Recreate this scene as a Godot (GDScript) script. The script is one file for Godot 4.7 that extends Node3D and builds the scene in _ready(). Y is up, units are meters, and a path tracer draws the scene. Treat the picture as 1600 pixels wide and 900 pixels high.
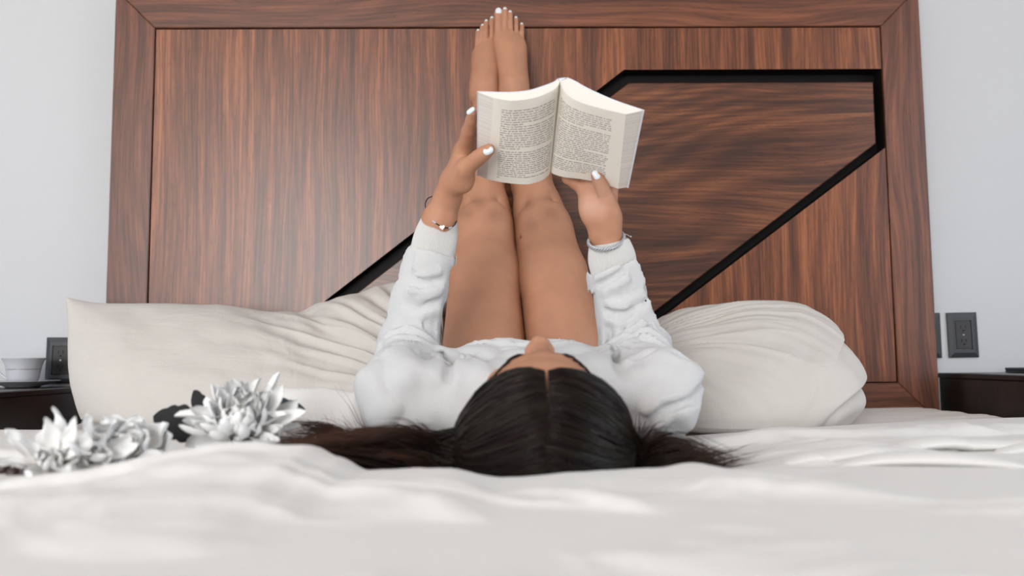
extends Node3D

const BED_TOP := 0.577
var M := {}
var names := {}


func _ready() -> void:
	setup_camera_and_light()
	make_materials()
	build_room()
	build_bed()
	build_nightstands()
	build_bedding()
	build_person()
	build_book()
	build_jewellery()
	build_flowers()
	build_small_things()


func setup_camera_and_light() -> void:
	var cam := Camera3D.new()
	cam.name = "camera"
	cam.position = Vector3(-0.0575, 0.70, 2.01)
	cam.rotation = Vector3(0.0855, -0.0154, -0.009)
	cam.near = 0.03
	cam.far = 60.0
	var lens := CameraAttributesPhysical.new()
	lens.frustum_focal_length = 34.8
	lens.frustum_focus_distance = 1.5
	lens.frustum_near = 0.03
	lens.frustum_far = 60.0
	lens.exposure_aperture = 4.0
	cam.attributes = lens
	add_child(cam)
	cam.current = true

	var world := WorldEnvironment.new()
	world.name = "world"
	var e := Environment.new()
	e.background_mode = Environment.BG_SKY
	var sky := Sky.new()
	var sm := ProceduralSkyMaterial.new()
	sm.sky_top_color = Color(0.62, 0.72, 0.86)
	sm.sky_horizon_color = Color(0.86, 0.89, 0.93)
	sm.ground_horizon_color = Color(0.70, 0.70, 0.70)
	sm.ground_bottom_color = Color(0.45, 0.44, 0.43)
	sm.sky_energy_multiplier = 2.0
	sm.ground_energy_multiplier = 1.2
	sky.sky_material = sm
	e.sky = sky
	e.tonemap_mode = Environment.TONE_MAPPER_LINEAR
	e.tonemap_exposure = 0.43
	e.sdfgi_enabled = true
	e.ssao_enabled = true
	e.ssil_enabled = true
	world.environment = e
	add_child(world)

	# daylight at the left and back window openings, plus an added right-hand fill
	window_or_fill("window_or_fill_light", Vector3(-2.57, 1.45, 1.65), Vector3(1, -0.05, 0), Vector2(1.6, 2.0), 2.7, Color(1.0, 0.995, 0.985))
	window_or_fill("window_or_fill_light", Vector3(-1.575, 1.30, 5.46), Vector3(0, 0.02, -1), Vector2(1.75, 2.35), 40.0, Color(1.0, 0.995, 0.985))
	window_or_fill("window_or_fill_light", Vector3(2.47, 1.45, 1.75), Vector3(-1, -0.05, 0), Vector2(1.7, 1.9), 5.6, Color(0.97, 0.985, 1.0))  # fill light added to brighten the right side


func window_or_fill(called: String, at: Vector3, towards: Vector3, size: Vector2, energy: float, color: Color) -> void:
	var l := AreaLight3D.new()
	l.name = called
	l.area_size = size
	l.area_normalize_energy = true
	l.light_energy = energy
	l.light_color = color
	l.area_range = 20.0
	l.shadow_enabled = true
	add_child(l, true)
	l.look_at_from_position(at, at + towards, Vector3.UP)


# ---------------------------------------------------------------- helpers
func numbered(called: String) -> String:
	if not names.has(called):
		names[called] = 0
		return called
	names[called] += 1
	return "%s_%03d" % [called, names[called]]


func thing(called: String, label: String, category: String, at := Vector3.ZERO, group := "") -> Node3D:
	var o := Node3D.new()
	o.name = numbered(called)
	add_child(o)
	o.position = at
	return tag(o, label, category, group)


func tag(o: Node3D, label: String, category: String, group := "") -> Node3D:
	o.set_meta("label", label)
	o.set_meta("category", category)
	if group:
		o.set_meta("group", group)
	return o


func obj(called: String, mesh: Mesh, mat: Material, parent: Node3D = self) -> MeshInstance3D:
	var o := MeshInstance3D.new()
	if parent == self:
		o.name = numbered(called)
	else:
		var k := 0
		var n := called
		while parent.has_node(n):
			k += 1
			n = "%s_%03d" % [called, k]
		o.name = n
	o.mesh = mesh
	o.material_override = mat
	parent.add_child(o)
	return o


func struct(called: String, mesh: Mesh, mat: Material, parent: Node3D = self) -> MeshInstance3D:
	var o := obj(called, mesh, mat, parent)
	if parent == self:
		o.set_meta("kind", "structure")
	return o


func smooth_mesh(v: PackedVector3Array, idx: PackedInt32Array, uv := PackedVector2Array(), col := PackedColorArray()) -> ArrayMesh:
	var n := PackedVector3Array()
	n.resize(v.size())
	for i in range(0, idx.size(), 3):
		var a := idx[i]
		var b := idx[i + 1]
		var c := idx[i + 2]
		var f := (v[c] - v[a]).cross(v[b] - v[a])
		n[a] += f
		n[b] += f
		n[c] += f
	for i in n.size():
		n[i] = n[i].normalized() if n[i].length_squared() > 1e-20 else Vector3.UP
	var arr := []
	arr.resize(Mesh.ARRAY_MAX)
	arr[Mesh.ARRAY_VERTEX] = v
	arr[Mesh.ARRAY_NORMAL] = n
	arr[Mesh.ARRAY_INDEX] = idx
	if uv.size():
		arr[Mesh.ARRAY_TEX_UV] = uv
	if col.size():
		arr[Mesh.ARRAY_COLOR] = col
	var m := ArrayMesh.new()
	m.add_surface_from_arrays(Mesh.PRIMITIVE_TRIANGLES, arr)
	return m


func flat_st() -> SurfaceTool:
	var s := SurfaceTool.new()
	s.begin(Mesh.PRIMITIVE_TRIANGLES)
	s.set_smooth_group(-1)
	return s


func quad(s: SurfaceTool, a: Vector3, b: Vector3, c: Vector3, d: Vector3, map: Variant = null) -> void:
	# a, b, c, d clockwise seen from outside
	for p in [a, b, c, a, c, d]:
		if map != null:
			s.set_uv(map.call(p))
		s.add_vertex(p)


func done(s: SurfaceTool) -> ArrayMesh:
	s.generate_normals()
	return s.commit()


# polygon (x, y, any winding) pushed from z0 (back) to z1 (front) with a small chamfer on the front edge
func prism(poly: PackedVector2Array, z0: float, z1: float, ch: float, map: Callable) -> ArrayMesh:
	if Geometry2D.is_polygon_clockwise(poly):
		poly.reverse()
	var inner := poly
	if ch > 0.0:
		var off := Geometry2D.offset_polygon(poly, -ch, Geometry2D.JOIN_MITER)
		if off.size() == 1 and off[0].size() == poly.size():
			inner = off[0]
			if Geometry2D.is_polygon_clockwise(inner):
				inner.reverse()
			var best := 0
			for k in inner.size():
				if inner[k].distance_to(poly[0]) < inner[best].distance_to(poly[0]):
					best = k
			var turned := PackedVector2Array()
			for k in inner.size():
				turned.append(inner[(best + k) % inner.size()])
			inner = turned
	var s := flat_st()
	var v3 := func(p: Vector2, z: float) -> Vector3: return Vector3(p.x, p.y, z)
	var tri := Geometry2D.triangulate_polygon(inner)
	for k in range(0, tri.size(), 3):
		var t := [inner[tri[k]], inner[tri[k + 1]], inner[tri[k + 2]]]
		if (t[1] - t[0]).cross(t[2] - t[0]) > 0.0:
			t = [t[0], t[2], t[1]]
		for p in t:
			s.set_uv(map.call(v3.call(p, z1)))
			s.add_vertex(v3.call(p, z1))
	var tri2 := Geometry2D.triangulate_polygon(poly)
	for k in range(0, tri2.size(), 3):
		var t := [poly[tri2[k]], poly[tri2[k + 1]], poly[tri2[k + 2]]]
		if (t[1] - t[0]).cross(t[2] - t[0]) < 0.0:
			t = [t[0], t[2], t[1]]
		for p in t:
			s.set_uv(map.call(v3.call(p, z0)))
			s.add_vertex(v3.call(p, z0))
	for k in poly.size():
		var a := poly[k]
		var b := poly[(k + 1) % poly.size()]
		quad(s, v3.call(a, z1 - ch), v3.call(b, z1 - ch), v3.call(b, z0), v3.call(a, z0), map)
		if ch > 0.0:
			var c := inner[k]
			var d := inner[(k + 1) % poly.size()]
			quad(s, v3.call(c, z1), v3.call(d, z1), v3.call(b, z1 - ch), v3.call(a, z1 - ch), map)
	return done(s)


func plain_uv(p: Vector3) -> Vector2:
	return Vector2(p.x, p.y)


# box centred at c, edges chamfered by r
func bevel_box(size: Vector3, r := 0.003, c := Vector3.ZERO, s: SurfaceTool = null) -> ArrayMesh:
	var own := s == null
	if own:
		s = flat_st()
	var h := size / 2.0
	r = minf(r, minf(h.x, minf(h.y, h.z)) * 0.9)
	var map := func(p: Vector3) -> Vector2: return Vector2(p.x + p.z * 0.7, p.y + p.z * 0.3)
	var P := func(x: float, y: float, z: float, ax: int) -> Vector3:
		var v := Vector3(x * h.x, y * h.y, z * h.z)
		for k in 3:
			if k != ax:
				v[k] -= signf(v[k]) * r
		return v + c
	var face := func(pts: Array, n: Vector3) -> void:
		var cr: Vector3 = (pts[2] - pts[0]).cross(pts[1] - pts[0])
		if cr.dot(n) < 0.0:
			pts.reverse()
		if pts.size() == 4:
			quad(s, pts[0], pts[1], pts[2], pts[3], map)
		else:
			for p in pts:
				s.set_uv(map.call(p))
				s.add_vertex(p)
	for q in [-1.0, 1.0]:
		face.call([P.call(q, -1, -1, 0), P.call(q, 1, -1, 0), P.call(q, 1, 1, 0), P.call(q, -1, 1, 0)], Vector3(q, 0, 0))
		face.call([P.call(-1, q, -1, 1), P.call(1, q, -1, 1), P.call(1, q, 1, 1), P.call(-1, q, 1, 1)], Vector3(0, q, 0))
		face.call([P.call(-1, -1, q, 2), P.call(1, -1, q, 2), P.call(1, 1, q, 2), P.call(-1, 1, q, 2)], Vector3(0, 0, q))
		for w in [-1.0, 1.0]:
			face.call([P.call(q, w, -1, 0), P.call(q, w, 1, 0), P.call(q, w, 1, 1), P.call(q, w, -1, 1)], Vector3(q, w, 0))
			face.call([P.call(q, -1, w, 0), P.call(q, 1, w, 0), P.call(q, 1, w, 2), P.call(q, -1, w, 2)], Vector3(q, 0, w))
			face.call([P.call(-1, q, w, 1), P.call(1, q, w, 1), P.call(1, q, w, 2), P.call(-1, q, w, 2)], Vector3(0, q, w))
			for t in [-1.0, 1.0]:
				face.call([P.call(q, w, t, 0), P.call(q, w, t, 1), P.call(q, w, t, 2)], Vector3(q, w, t))
	return done(s) if own else null


# profile (radius, y) turned round the y axis
func lathe(profile: Array, seg := 40, c := Vector3.ZERO) -> ArrayMesh:
	var v := PackedVector3Array()
	var uv := PackedVector2Array()
	var idx := PackedInt32Array()
	var n := profile.size()
	for k in seg + 1:
		var a := TAU * k / seg
		for j in n:
			var p: Vector2 = profile[j]
			v.append(c + Vector3(cos(a) * p.x, p.y, sin(a) * p.x))
			uv.append(Vector2(float(k) / seg, float(j) / n))
	for k in seg:
		for j in n - 1:
			var a := k * n + j
			var b := a + n
			idx.append_array(PackedInt32Array([a, a + 1, b, b, a + 1, b + 1]))
	return smooth_mesh(v, idx, uv)


# tube through points; radius from Array (one per point) or float; flat squashes it along the second axis
func tube_into(v: PackedVector3Array, idx: PackedInt32Array, pts: Array, rad: Variant, seg := 8, flat := 1.0, up := Vector3.UP, caps := true) -> void:
	var n := pts.size()
	var base := v.size()
	var side := Vector3.ZERO
	for i in n:
		var t: Vector3 = (pts[mini(i + 1, n - 1)] - pts[maxi(i - 1, 0)]).normalized()
		if i == 0:
			side = t.cross(up)
			if side.length() < 1e-3:
				side = t.cross(Vector3.RIGHT)
		side = (side - t * side.dot(t)).normalized()
		var other := t.cross(side)
		var r: float = rad[i] if rad is Array else rad
		for k in seg:
			var a := TAU * k / seg
			v.append(pts[i] + side * (cos(a) * r) + other * (sin(a) * r * flat))
	for i in n - 1:
		for k in seg:
			var a := base + i * seg + k
			var b := base + i * seg + (k + 1) % seg
			idx.append_array(PackedInt32Array([a, b, a + seg, b, b + seg, a + seg]))
	if caps:
		for e in [0, n - 1]:
			var c := v.size()
			v.append(pts[e])
			for k in seg:
				var a: int = base + e * seg + k
				var b: int = base + e * seg + (k + 1) % seg
				idx.append_array(PackedInt32Array([c, b, a] if e == 0 else [c, a, b]))


func tube(pts: Array, rad: Variant, seg := 8, flat := 1.0, up := Vector3.UP) -> ArrayMesh:
	var v := PackedVector3Array()
	var idx := PackedInt32Array()
	tube_into(v, idx, pts, rad, seg, flat, up)
	return smooth_mesh(v, idx)


func spline(pts: Array, n: int) -> Array:
	var out := []
	var m := pts.size()
	for i in n:
		var f := float(i) / (n - 1) * (m - 1)
		var k := mini(int(f), m - 2)
		var t := f - k
		var p0: Vector3 = pts[maxi(k - 1, 0)]
		var p1: Vector3 = pts[k]
		var p2: Vector3 = pts[k + 1]
		var p3: Vector3 = pts[mini(k + 2, m - 1)]
		out.append(p1.cubic_interpolate(p2, p0, p3, t))
	return out


# regular grid surface: f(u, v) -> Vector3, u, v in 0..1
func surf(nu: int, nv: int, f: Callable, closed_u := false) -> ArrayMesh:
	var v := PackedVector3Array()
	var uv := PackedVector2Array()
	var idx := PackedInt32Array()
	for j in nv + 1:
		for i in nu + 1:
			v.append(f.call(float(i) / nu, float(j) / nv))
			uv.append(Vector2(float(i) / nu, float(j) / nv))
	for j in nv:
		for i in nu:
			var a := j * (nu + 1) + i
			var b := a + nu + 1
			idx.append_array(PackedInt32Array([a, b, a + 1, a + 1, b, b + 1]))
	var m := smooth_mesh(v, idx, uv)
	return m


func noise(sd: int, freq: float, oct := 1) -> FastNoiseLite:
	var n := FastNoiseLite.new()
	n.seed = sd
	n.noise_type = FastNoiseLite.TYPE_SIMPLEX_SMOOTH
	n.frequency = freq
	n.fractal_type = FastNoiseLite.FRACTAL_FBM if oct > 1 else FastNoiseLite.FRACTAL_NONE
	n.fractal_octaves = oct
	return n


func rng(sd: int) -> RandomNumberGenerator:
	var r := RandomNumberGenerator.new()
	r.seed = sd
	return r


# closed sheet between two grids: top(u, v) and low(u, v)
func slab_surf(nu: int, nv: int, top: Callable, low: Callable) -> ArrayMesh:
	var v := PackedVector3Array()
	var idx := PackedInt32Array()
	var w := nu + 1
	for s in 2:
		for j in nv + 1:
			for i in w:
				v.append(top.call(float(i) / nu, float(j) / nv) if s == 0 else low.call(float(i) / nu, float(j) / nv, v[j * w + i]))
	var m := w * (nv + 1)
	for j in nv:
		for i in nu:
			var a := j * w + i
			idx.append_array(PackedInt32Array([a, a + 1, a + w, a + 1, a + w + 1, a + w, m + a, m + a + w, m + a + 1, m + a + 1, m + a + w, m + a + w + 1]))
	for i in nu:
		idx.append_array(PackedInt32Array([i, m + i, i + 1, i + 1, m + i, m + i + 1]))
		var a := nv * w + i
		idx.append_array(PackedInt32Array([a, a + 1, m + a, a + 1, m + a + 1, m + a]))
	for j in nv:
		var a := j * w
		idx.append_array(PackedInt32Array([a, a + w, m + a, a + w, m + a + w, m + a]))
		a = j * w + nu
		idx.append_array(PackedInt32Array([a, m + a, a + w, a + w, m + a, m + a + w]))
	return smooth_mesh(v, idx)



# ---------------------------------------------------------------- materials
func flat_mat(key: String, c: Color, rough := 0.6, spec := 0.5) -> StandardMaterial3D:
	var m := StandardMaterial3D.new()
	m.resource_name = key
	m.albedo_color = c
	m.roughness = rough
	m.metallic_specular = spec
	M[key] = m
	return m


# grain runs along v (image y). Real size of the picture: wide x tall metres
func wood_image(w: int, h: int, wide: float, tall: float, sd: int, dark: Color, mid: Color, light: Color, figure: float) -> ImageTexture:
	var n1 := noise(sd, 1.0, 2)
	var n2 := noise(sd + 1, 1.0, 3)
	var n3 := noise(sd + 2, 1.0, 2)
	var n4 := noise(sd + 3, 1.0, 1)
	var data := PackedByteArray()
	data.resize(w * h * 3)
	var at := 0
	for j in h:
		var y := tall * j / h
		for i in w:
			var x := wide * i / w
			var warp := n1.get_noise_2d(x * 3.0, y * 0.9) * 0.05 * figure
			var t := x + warp
			var rings := sin(TAU * (t * 24.0 + n1.get_noise_2d(x * 1.3 + 40.0, y * 0.45) * 6.0 * figure))
			var band := n2.get_noise_2d(t * lerpf(36.0, 20.0, figure), y * 0.7)
			var fine := n3.get_noise_2d(t * 150.0, y * 4.0)
			var pore := n4.get_noise_2d(t * 420.0, y * 22.0)
			var g := 0.5 + 0.16 * rings * figure + 0.48 * band + 0.42 * fine + 0.22 * n1.get_noise_2d(t * 7.0 + 9.0, y * 0.4)
			if pore > 0.45:
				g -= (pore - 0.45) * 0.9
			g = clampf(g, 0.0, 1.0)
			var c := dark.lerp(mid, g * 2.0) if g < 0.5 else mid.lerp(light, g * 2.0 - 1.0)
			data[at] = int(c.r * 255.0)
			data[at + 1] = int(c.g * 255.0)
			data[at + 2] = int(c.b * 255.0)
			at += 3
	return ImageTexture.create_from_image(Image.create_from_data(w, h, false, Image.FORMAT_RGB8, data))


func wood_mat(key: String, t: Texture2D, rough: float) -> StandardMaterial3D:
	var m := flat_mat(key, Color.WHITE, rough, 0.56)
	m.albedo_texture = t
	m.texture_repeat = true
	return m


func weave(freq: float, sd: int) -> NoiseTexture2D:
	var t := NoiseTexture2D.new()
	t.width = 512
	t.height = 512
	t.seamless = true
	t.noise = noise(sd, freq, 3)
	return t


func cloth_mat(key: String, c: Color, bump: float, scale: float, rough := 0.9, sheen := 0.25) -> StandardMaterial3D:
	var m := flat_mat(key, c, rough, 0.25)
	m.rim_enabled = true
	m.rim = sheen
	m.rim_tint = 0.3
	m.heightmap_enabled = true
	m.heightmap_texture = M["weave_tex"]
	m.heightmap_scale = bump
	m.uv1_triplanar = true
	m.uv1_world_triplanar = true
	m.uv1_scale = Vector3.ONE * scale
	return m


func make_materials() -> void:
	M["weave_tex"] = weave(0.06, 11)
	var dk := Color(0.285, 0.152, 0.090)
	var md := Color(0.445, 0.250, 0.150)
	var lt := Color(0.610, 0.372, 0.228)
	wood_mat("walnut_panel", wood_image(1500, 700, 1.85, 0.93, 3, dk, md, lt, 0.35), 0.36)
	wood_mat("walnut_figured", wood_image(640, 1000, 0.82, 1.50, 21, dk * 0.80, md * 0.80, lt * 0.84, 0.95), 0.36)
	wood_mat("walnut_rail", wood_image(210, 1100, 0.26, 2.1, 47, Color(0.275, 0.150, 0.095), Color(0.40, 0.228, 0.150), Color(0.51, 0.305, 0.20), 0.6), 0.36)
	wood_mat("wenge", wood_image(300, 300, 0.5, 0.5, 77, Color(0.06, 0.045, 0.04), Color(0.09, 0.065, 0.055), Color(0.15, 0.095, 0.075), 0.6), 0.35)
	flat_mat("groove", Color(0.055, 0.045, 0.042), 0.6, 0.3)
	var wall := flat_mat("wall_paint", Color(0.77, 0.775, 0.785), 0.85, 0.3)
	wall.heightmap_enabled = true
	wall.heightmap_texture = weave(0.03, 5)
	wall.heightmap_scale = 0.06
	wall.uv1_triplanar = true
	wall.uv1_world_triplanar = true
	flat_mat("ceiling_paint", Color(0.90, 0.90, 0.895), 0.9)
	flat_mat("floor_wood", Color(0.50, 0.38, 0.29), 0.5)
	flat_mat("white_trim", Color(0.88, 0.88, 0.87), 0.5)
	cloth_mat("sheet_cloth", Color(0.85, 0.825, 0.80), 0.05, 9.0)
	cloth_mat("duvet_cloth", Color(0.875, 0.865, 0.85), 0.05, 9.0)
	cloth_mat("pillow_cloth", Color(0.785, 0.765, 0.74), 0.05, 10.0)
	cloth_mat("sweater_cloth", Color(0.79, 0.79, 0.79), 0.09, 14.0)
	cloth_mat("cuff_cloth", Color(0.79, 0.785, 0.775), 0.05, 14.0)
	var skin := flat_mat("skin", Color.WHITE, 0.48, 0.42)
	skin.vertex_color_use_as_albedo = true
	skin.subsurf_scatter_enabled = true
	skin.subsurf_scatter_strength = 0.06
	skin.heightmap_enabled = true
	skin.heightmap_texture = weave(0.11, 31)
	skin.heightmap_scale = 0.02
	skin.uv1_triplanar = true
	skin.uv1_world_triplanar = true
	skin.uv1_scale = Vector3.ONE * 20.0
	var hair := flat_mat("hair", Color.WHITE, 0.42, 0.38)
	hair.vertex_color_use_as_albedo = true
	flat_mat("nail_polish", Color(0.86, 0.88, 0.90), 0.18, 0.5)
	flat_mat("black_plastic", Color(0.19, 0.20, 0.215), 0.42)
	flat_mat("dark_plastic", Color(0.11, 0.095, 0.09), 0.35)
	flat_mat("slot_black", Color(0.015, 0.015, 0.015), 0.8)
	flat_mat("porcelain", Color(0.74, 0.75, 0.77), 0.16)
	flat_mat("metal_line", Color(0.50, 0.47, 0.44), 0.35).metallic = 0.7
	flat_mat("silver", Color(0.72, 0.73, 0.75), 0.35).metallic = 0.35
	flat_mat("brown_cord", Color(0.17, 0.10, 0.075), 0.8)
	flat_mat("pearl", Color(0.90, 0.88, 0.86), 0.25)
	var petal := flat_mat("petal", Color(0.97, 0.97, 0.97), 0.7, 0.3)
	petal.backlight_enabled = true
	petal.backlight = Color(0.35, 0.35, 0.34)
	petal.vertex_color_use_as_albedo = true
	flat_mat("black_leaf", Color(0.055, 0.05, 0.05), 0.75)
	flat_mat("grey_leaf", Color(0.27, 0.29, 0.315), 0.75)
	flat_mat("berry", Color(0.20, 0.115, 0.095), 0.4)
	flat_mat("twig", Color(0.16, 0.095, 0.075), 0.8)
	flat_mat("book_cover", Color(0.87, 0.88, 0.91), 0.35)
	flat_mat("page_edge", Color(0.85, 0.825, 0.785), 0.9, 0.2)



# ---------------------------------------------------------------- room
const RX0 := -2.6
const RX1 := 2.5
const RZ0 := -0.06
const RZ1 := 5.5
const RH := 2.65
const TH := 0.14


func slab(a: Vector3, b: Vector3, s: SurfaceTool) -> void:
	bevel_box((b - a).abs(), 0.0005, (a + b) / 2.0, s)


func build_room() -> void:
	var s := flat_st()
	slab(Vector3(RX0 - TH, -0.1, RZ0 - TH), Vector3(RX1 + TH, 0.0, RZ1 + TH), s)
	struct("floor", done(s), M["floor_wood"])
	s = flat_st()
	slab(Vector3(RX0 - TH, RH, RZ0 - TH), Vector3(RX1 + TH, RH + 0.12, RZ1 + TH), s)
	struct("ceiling", done(s), M["ceiling_paint"])
	s = flat_st()
	slab(Vector3(RX0 - TH, 0.0, RZ0 - TH), Vector3(RX1 + TH, RH, RZ0), s)
	struct("wall_front", done(s), M["wall_paint"])
	s = flat_st()
	slab(Vector3(RX1, 0.0, RZ0), Vector3(RX1 + TH, RH, 0.9), s)  # right wall, with an opening added for the fill light
	slab(Vector3(RX1, 0.0, 2.6), Vector3(RX1 + TH, RH, RZ1), s)
	slab(Vector3(RX1, 0.0, 0.9), Vector3(RX1 + TH, 0.50, 2.6), s)
	slab(Vector3(RX1, 2.40, 0.9), Vector3(RX1 + TH, RH, 2.6), s)
	struct("wall_right", done(s), M["wall_paint"])
	# left wall with a wide window opening
	s = flat_st()
	var z0 := 0.85
	var z1 := 2.45
	slab(Vector3(RX0 - TH, 0.0, RZ0), Vector3(RX0, RH, z0), s)
	slab(Vector3(RX0 - TH, 0.0, z1), Vector3(RX0, RH, RZ1), s)
	slab(Vector3(RX0 - TH, 0.0, z0), Vector3(RX0, 0.45, z1), s)
	slab(Vector3(RX0 - TH, 2.50, z0), Vector3(RX0, RH, z1), s)
	struct("wall_left", done(s), M["wall_paint"])
	# wall behind the camera with another window opening
	s = flat_st()
	var x0 := -2.45
	var x1 := -0.7
	slab(Vector3(RX0 - TH, 0.0, RZ1), Vector3(x0, RH, RZ1 + TH), s)
	slab(Vector3(x1, 0.0, RZ1), Vector3(RX1 + TH, RH, RZ1 + TH), s)
	slab(Vector3(x0, 0.0, RZ1), Vector3(x1, 0.12, RZ1 + TH), s)
	slab(Vector3(x0, 2.50, RZ1), Vector3(x1, RH, RZ1 + TH), s)
	struct("wall_back", done(s), M["wall_paint"])
	# window frames
	s = flat_st()
	for y in [0.475, 2.475]:
		bevel_box(Vector3(0.06, 0.05, z1 - z0), 0.004, Vector3(RX0 - 0.09, y, (z0 + z1) / 2.0), s)
	for k in 4:
		bevel_box(Vector3(0.06, 1.95, 0.05), 0.004, Vector3(RX0 - 0.09, 1.475, lerpf(z0 + 0.025, z1 - 0.025, k / 3.0)), s)
	struct("window_1", done(s), M["white_trim"])
	s = flat_st()
	for y in [0.145, 2.475]:
		bevel_box(Vector3(x1 - x0, 0.05, 0.06), 0.004, Vector3((x0 + x1) / 2.0, y, RZ1 + 0.09), s)
	for k in 4:
		bevel_box(Vector3(0.05, 2.28, 0.06), 0.004, Vector3(lerpf(x0 + 0.025, x1 - 0.025, k / 3.0), 1.31, RZ1 + 0.09), s)
	struct("window_2", done(s), M["white_trim"])
	s = flat_st()  # frame of the added fill opening on the right
	for y in [0.525, 2.375]:
		bevel_box(Vector3(0.06, 0.05, 1.7), 0.004, Vector3(RX1 + 0.09, y, 1.75), s)
	for k in 3:
		bevel_box(Vector3(0.06, 1.8, 0.05), 0.004, Vector3(RX1 + 0.09, 1.45, lerpf(0.925, 2.575, k / 2.0)), s)
	struct("added_window_3", done(s), M["white_trim"])


# ---------------------------------------------------------------- bed
func build_bed() -> void:
	var bed := thing("bed", "wide walnut bed with a tall panelled headboard against the white wall", "bed")
	var m := 0.0978
	var top := 1.523
	var bot := 0.636
	var zb := RZ0 + 0.001
	var up := func(p: Vector3) -> Vector2: return Vector2((p.x + 0.93) / 1.85, (1.53 - p.y) / 0.93)
	var rail_v := func(p: Vector3) -> Vector2: return Vector2((p.x + 1.0) / 0.26 + 0.02, (1.65 - p.y) / 2.1)
	var rail_v2 := func(p: Vector3) -> Vector2: return Vector2((p.x - 0.88) / 0.26 + 0.02, 0.98 - (1.65 - p.y) / 2.1)
	var rail_h := func(p: Vector3) -> Vector2: return Vector2(clampf((p.y - (1.5 if p.y > 1.0 else 0.5)) / 0.26, 0.0, 1.0), (p.x + 1.02) / 2.1)
	var along := func(p: Vector3) -> Vector2: return Vector2((p.y - 0.62) / 0.82, (p.x + 0.58) / 1.5)
	var g := 0.0011
	var fr := 0.0
	# mitred frame
	obj("headboard_rail", prism(PackedVector2Array([Vector2(-1, top + m), Vector2(1, top + m), Vector2(1 - m, top), Vector2(-1 + m, top)]), zb, fr, 0.0018, rail_h), M["walnut_rail"], bed)
	obj("headboard_rail", prism(PackedVector2Array([Vector2(-1, bot - m), Vector2(1, bot - m), Vector2(1 - m, bot), Vector2(-1 + m, bot)]), zb, fr, 0.0018, rail_h), M["walnut_rail"], bed)
	obj("headboard_rail", prism(PackedVector2Array([Vector2(-1, top + m), Vector2(-1 + m, top), Vector2(-1 + m, bot), Vector2(-1, bot - m)]), zb, fr, 0.0018, rail_v), M["walnut_rail"], bed)
	obj("headboard_rail", prism(PackedVector2Array([Vector2(1, top + m), Vector2(1 - m, top), Vector2(1 - m, bot), Vector2(1, bot - m)]), zb, fr, 0.0018, rail_v2), M["walnut_rail"], bed)
	# black groove lining behind everything
	var x0 := -1 + m + 0.003
	var x1 := 1 - m - 0.003
	var y0 := bot + 0.003
	var y1 := top - 0.003
	obj("groove_lining", prism(PackedVector2Array([Vector2(-0.95, bot - 0.04), Vector2(0.95, bot - 0.04), Vector2(0.95, top + 0.04), Vector2(-0.95, top + 0.04)]), zb + 0.001, -0.043, 0.0, up), M["groove"], bed)
	# outline of the slanted inset
	var A := Vector2(0.256, 1.414)
	var B := Vector2(0.8985, 1.414)
	var C := Vector2(0.8985, 1.213)
	var dirc := (Vector2(0.328, 0.792) - C).normalized()
	var E := C + dirc * ((C.y - y0) / -dirc.y)
	var dira := (Vector2(-0.493, 0.833) - A).normalized()
	var H := A + dira * ((A.y - y0) / -dira.y)
	obj("headboard_panel", prism(PackedVector2Array([Vector2(x0, y1), Vector2(x1, y1), Vector2(x1, B.y), B, A, H, Vector2(x0, y0)]), -0.042, -0.004, 0.0012, up), M["walnut_panel"], bed)
	obj("headboard_panel", prism(PackedVector2Array([C, Vector2(x1, C.y), Vector2(x1, y0), E]), -0.042, -0.004, 0.0012, up), M["walnut_panel"], bed)
	# the inset itself, a groove's width inside the outline
	var gt := 0.031
	var gl := 0.032
	var gr := 0.018
	var gd := 0.022
	var na := Vector2(-dira.y, dira.x)
	if na.x < 0.0:
		na = -na
	var nc := Vector2(-dirc.y, dirc.x)
	if nc.x > 0.0:
		nc = -nc
	var ty := A.y - gt
	var rx := B.x - gr
	var a1 := A + na * gl
	var c1 := C + nc * gd
	var ai := a1 + dira * ((a1.y - ty) / -dira.y)
	var hi := a1 + dira * ((a1.y - y0) / -dira.y)
	var ci := c1 + dirc * ((rx - c1.x) / dirc.x)
	var ei := c1 + dirc * ((c1.y - y0) / -dirc.y)
	var inset := obj("headboard_inset", prism(PackedVector2Array([ai, Vector2(rx, ty), ci, ei, hi]), -0.042, -0.012, 0.0015, along), M["walnut_figured"], bed)
	inset.set_meta("label", "slanted inset panel with horizontal grain")
	# thin black lips along the groove's outer walls
	var s := flat_st()
	var lip := [H, A, B, C, E]
	for k in 4:
		var p: Vector2 = lip[k]
		var q: Vector2 = lip[k + 1]
		var d := (q - p).normalized()
		var n := Vector2(d.y, -d.x)
		quad(s, Vector3(p.x, p.y, -0.0045) + Vector3(n.x, n.y, 0) * 0.0004, Vector3(q.x, q.y, -0.0045) + Vector3(n.x, n.y, 0) * 0.0004, Vector3(q.x, q.y, -0.0425) + Vector3(n.x, n.y, 0) * 0.002, Vector3(p.x, p.y, -0.0425) + Vector3(n.x, n.y, 0) * 0.002)
		quad(s, Vector3(p.x, p.y, -0.0425) + Vector3(n.x, n.y, 0) * 0.002, Vector3(q.x, q.y, -0.0425) + Vector3(n.x, n.y, 0) * 0.002, Vector3(q.x, q.y, -0.0045), Vector3(p.x, p.y, -0.0045))
	obj("groove_lip", done(s), M["groove"], bed)
	# base and feet
	obj("bed_base", bevel_box(Vector3(2.0, 0.22, 2.07), 0.006, Vector3(0, 0.24, 1.04)), M["walnut_rail"], bed)
	for x in [-0.9, 0.9]:
		for z in [0.12, 1.96]:
			obj("leg", bevel_box(Vector3(0.08, 0.13, 0.08), 0.004, Vector3(x, 0.065, z)), M["walnut_rail"], bed)


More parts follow.
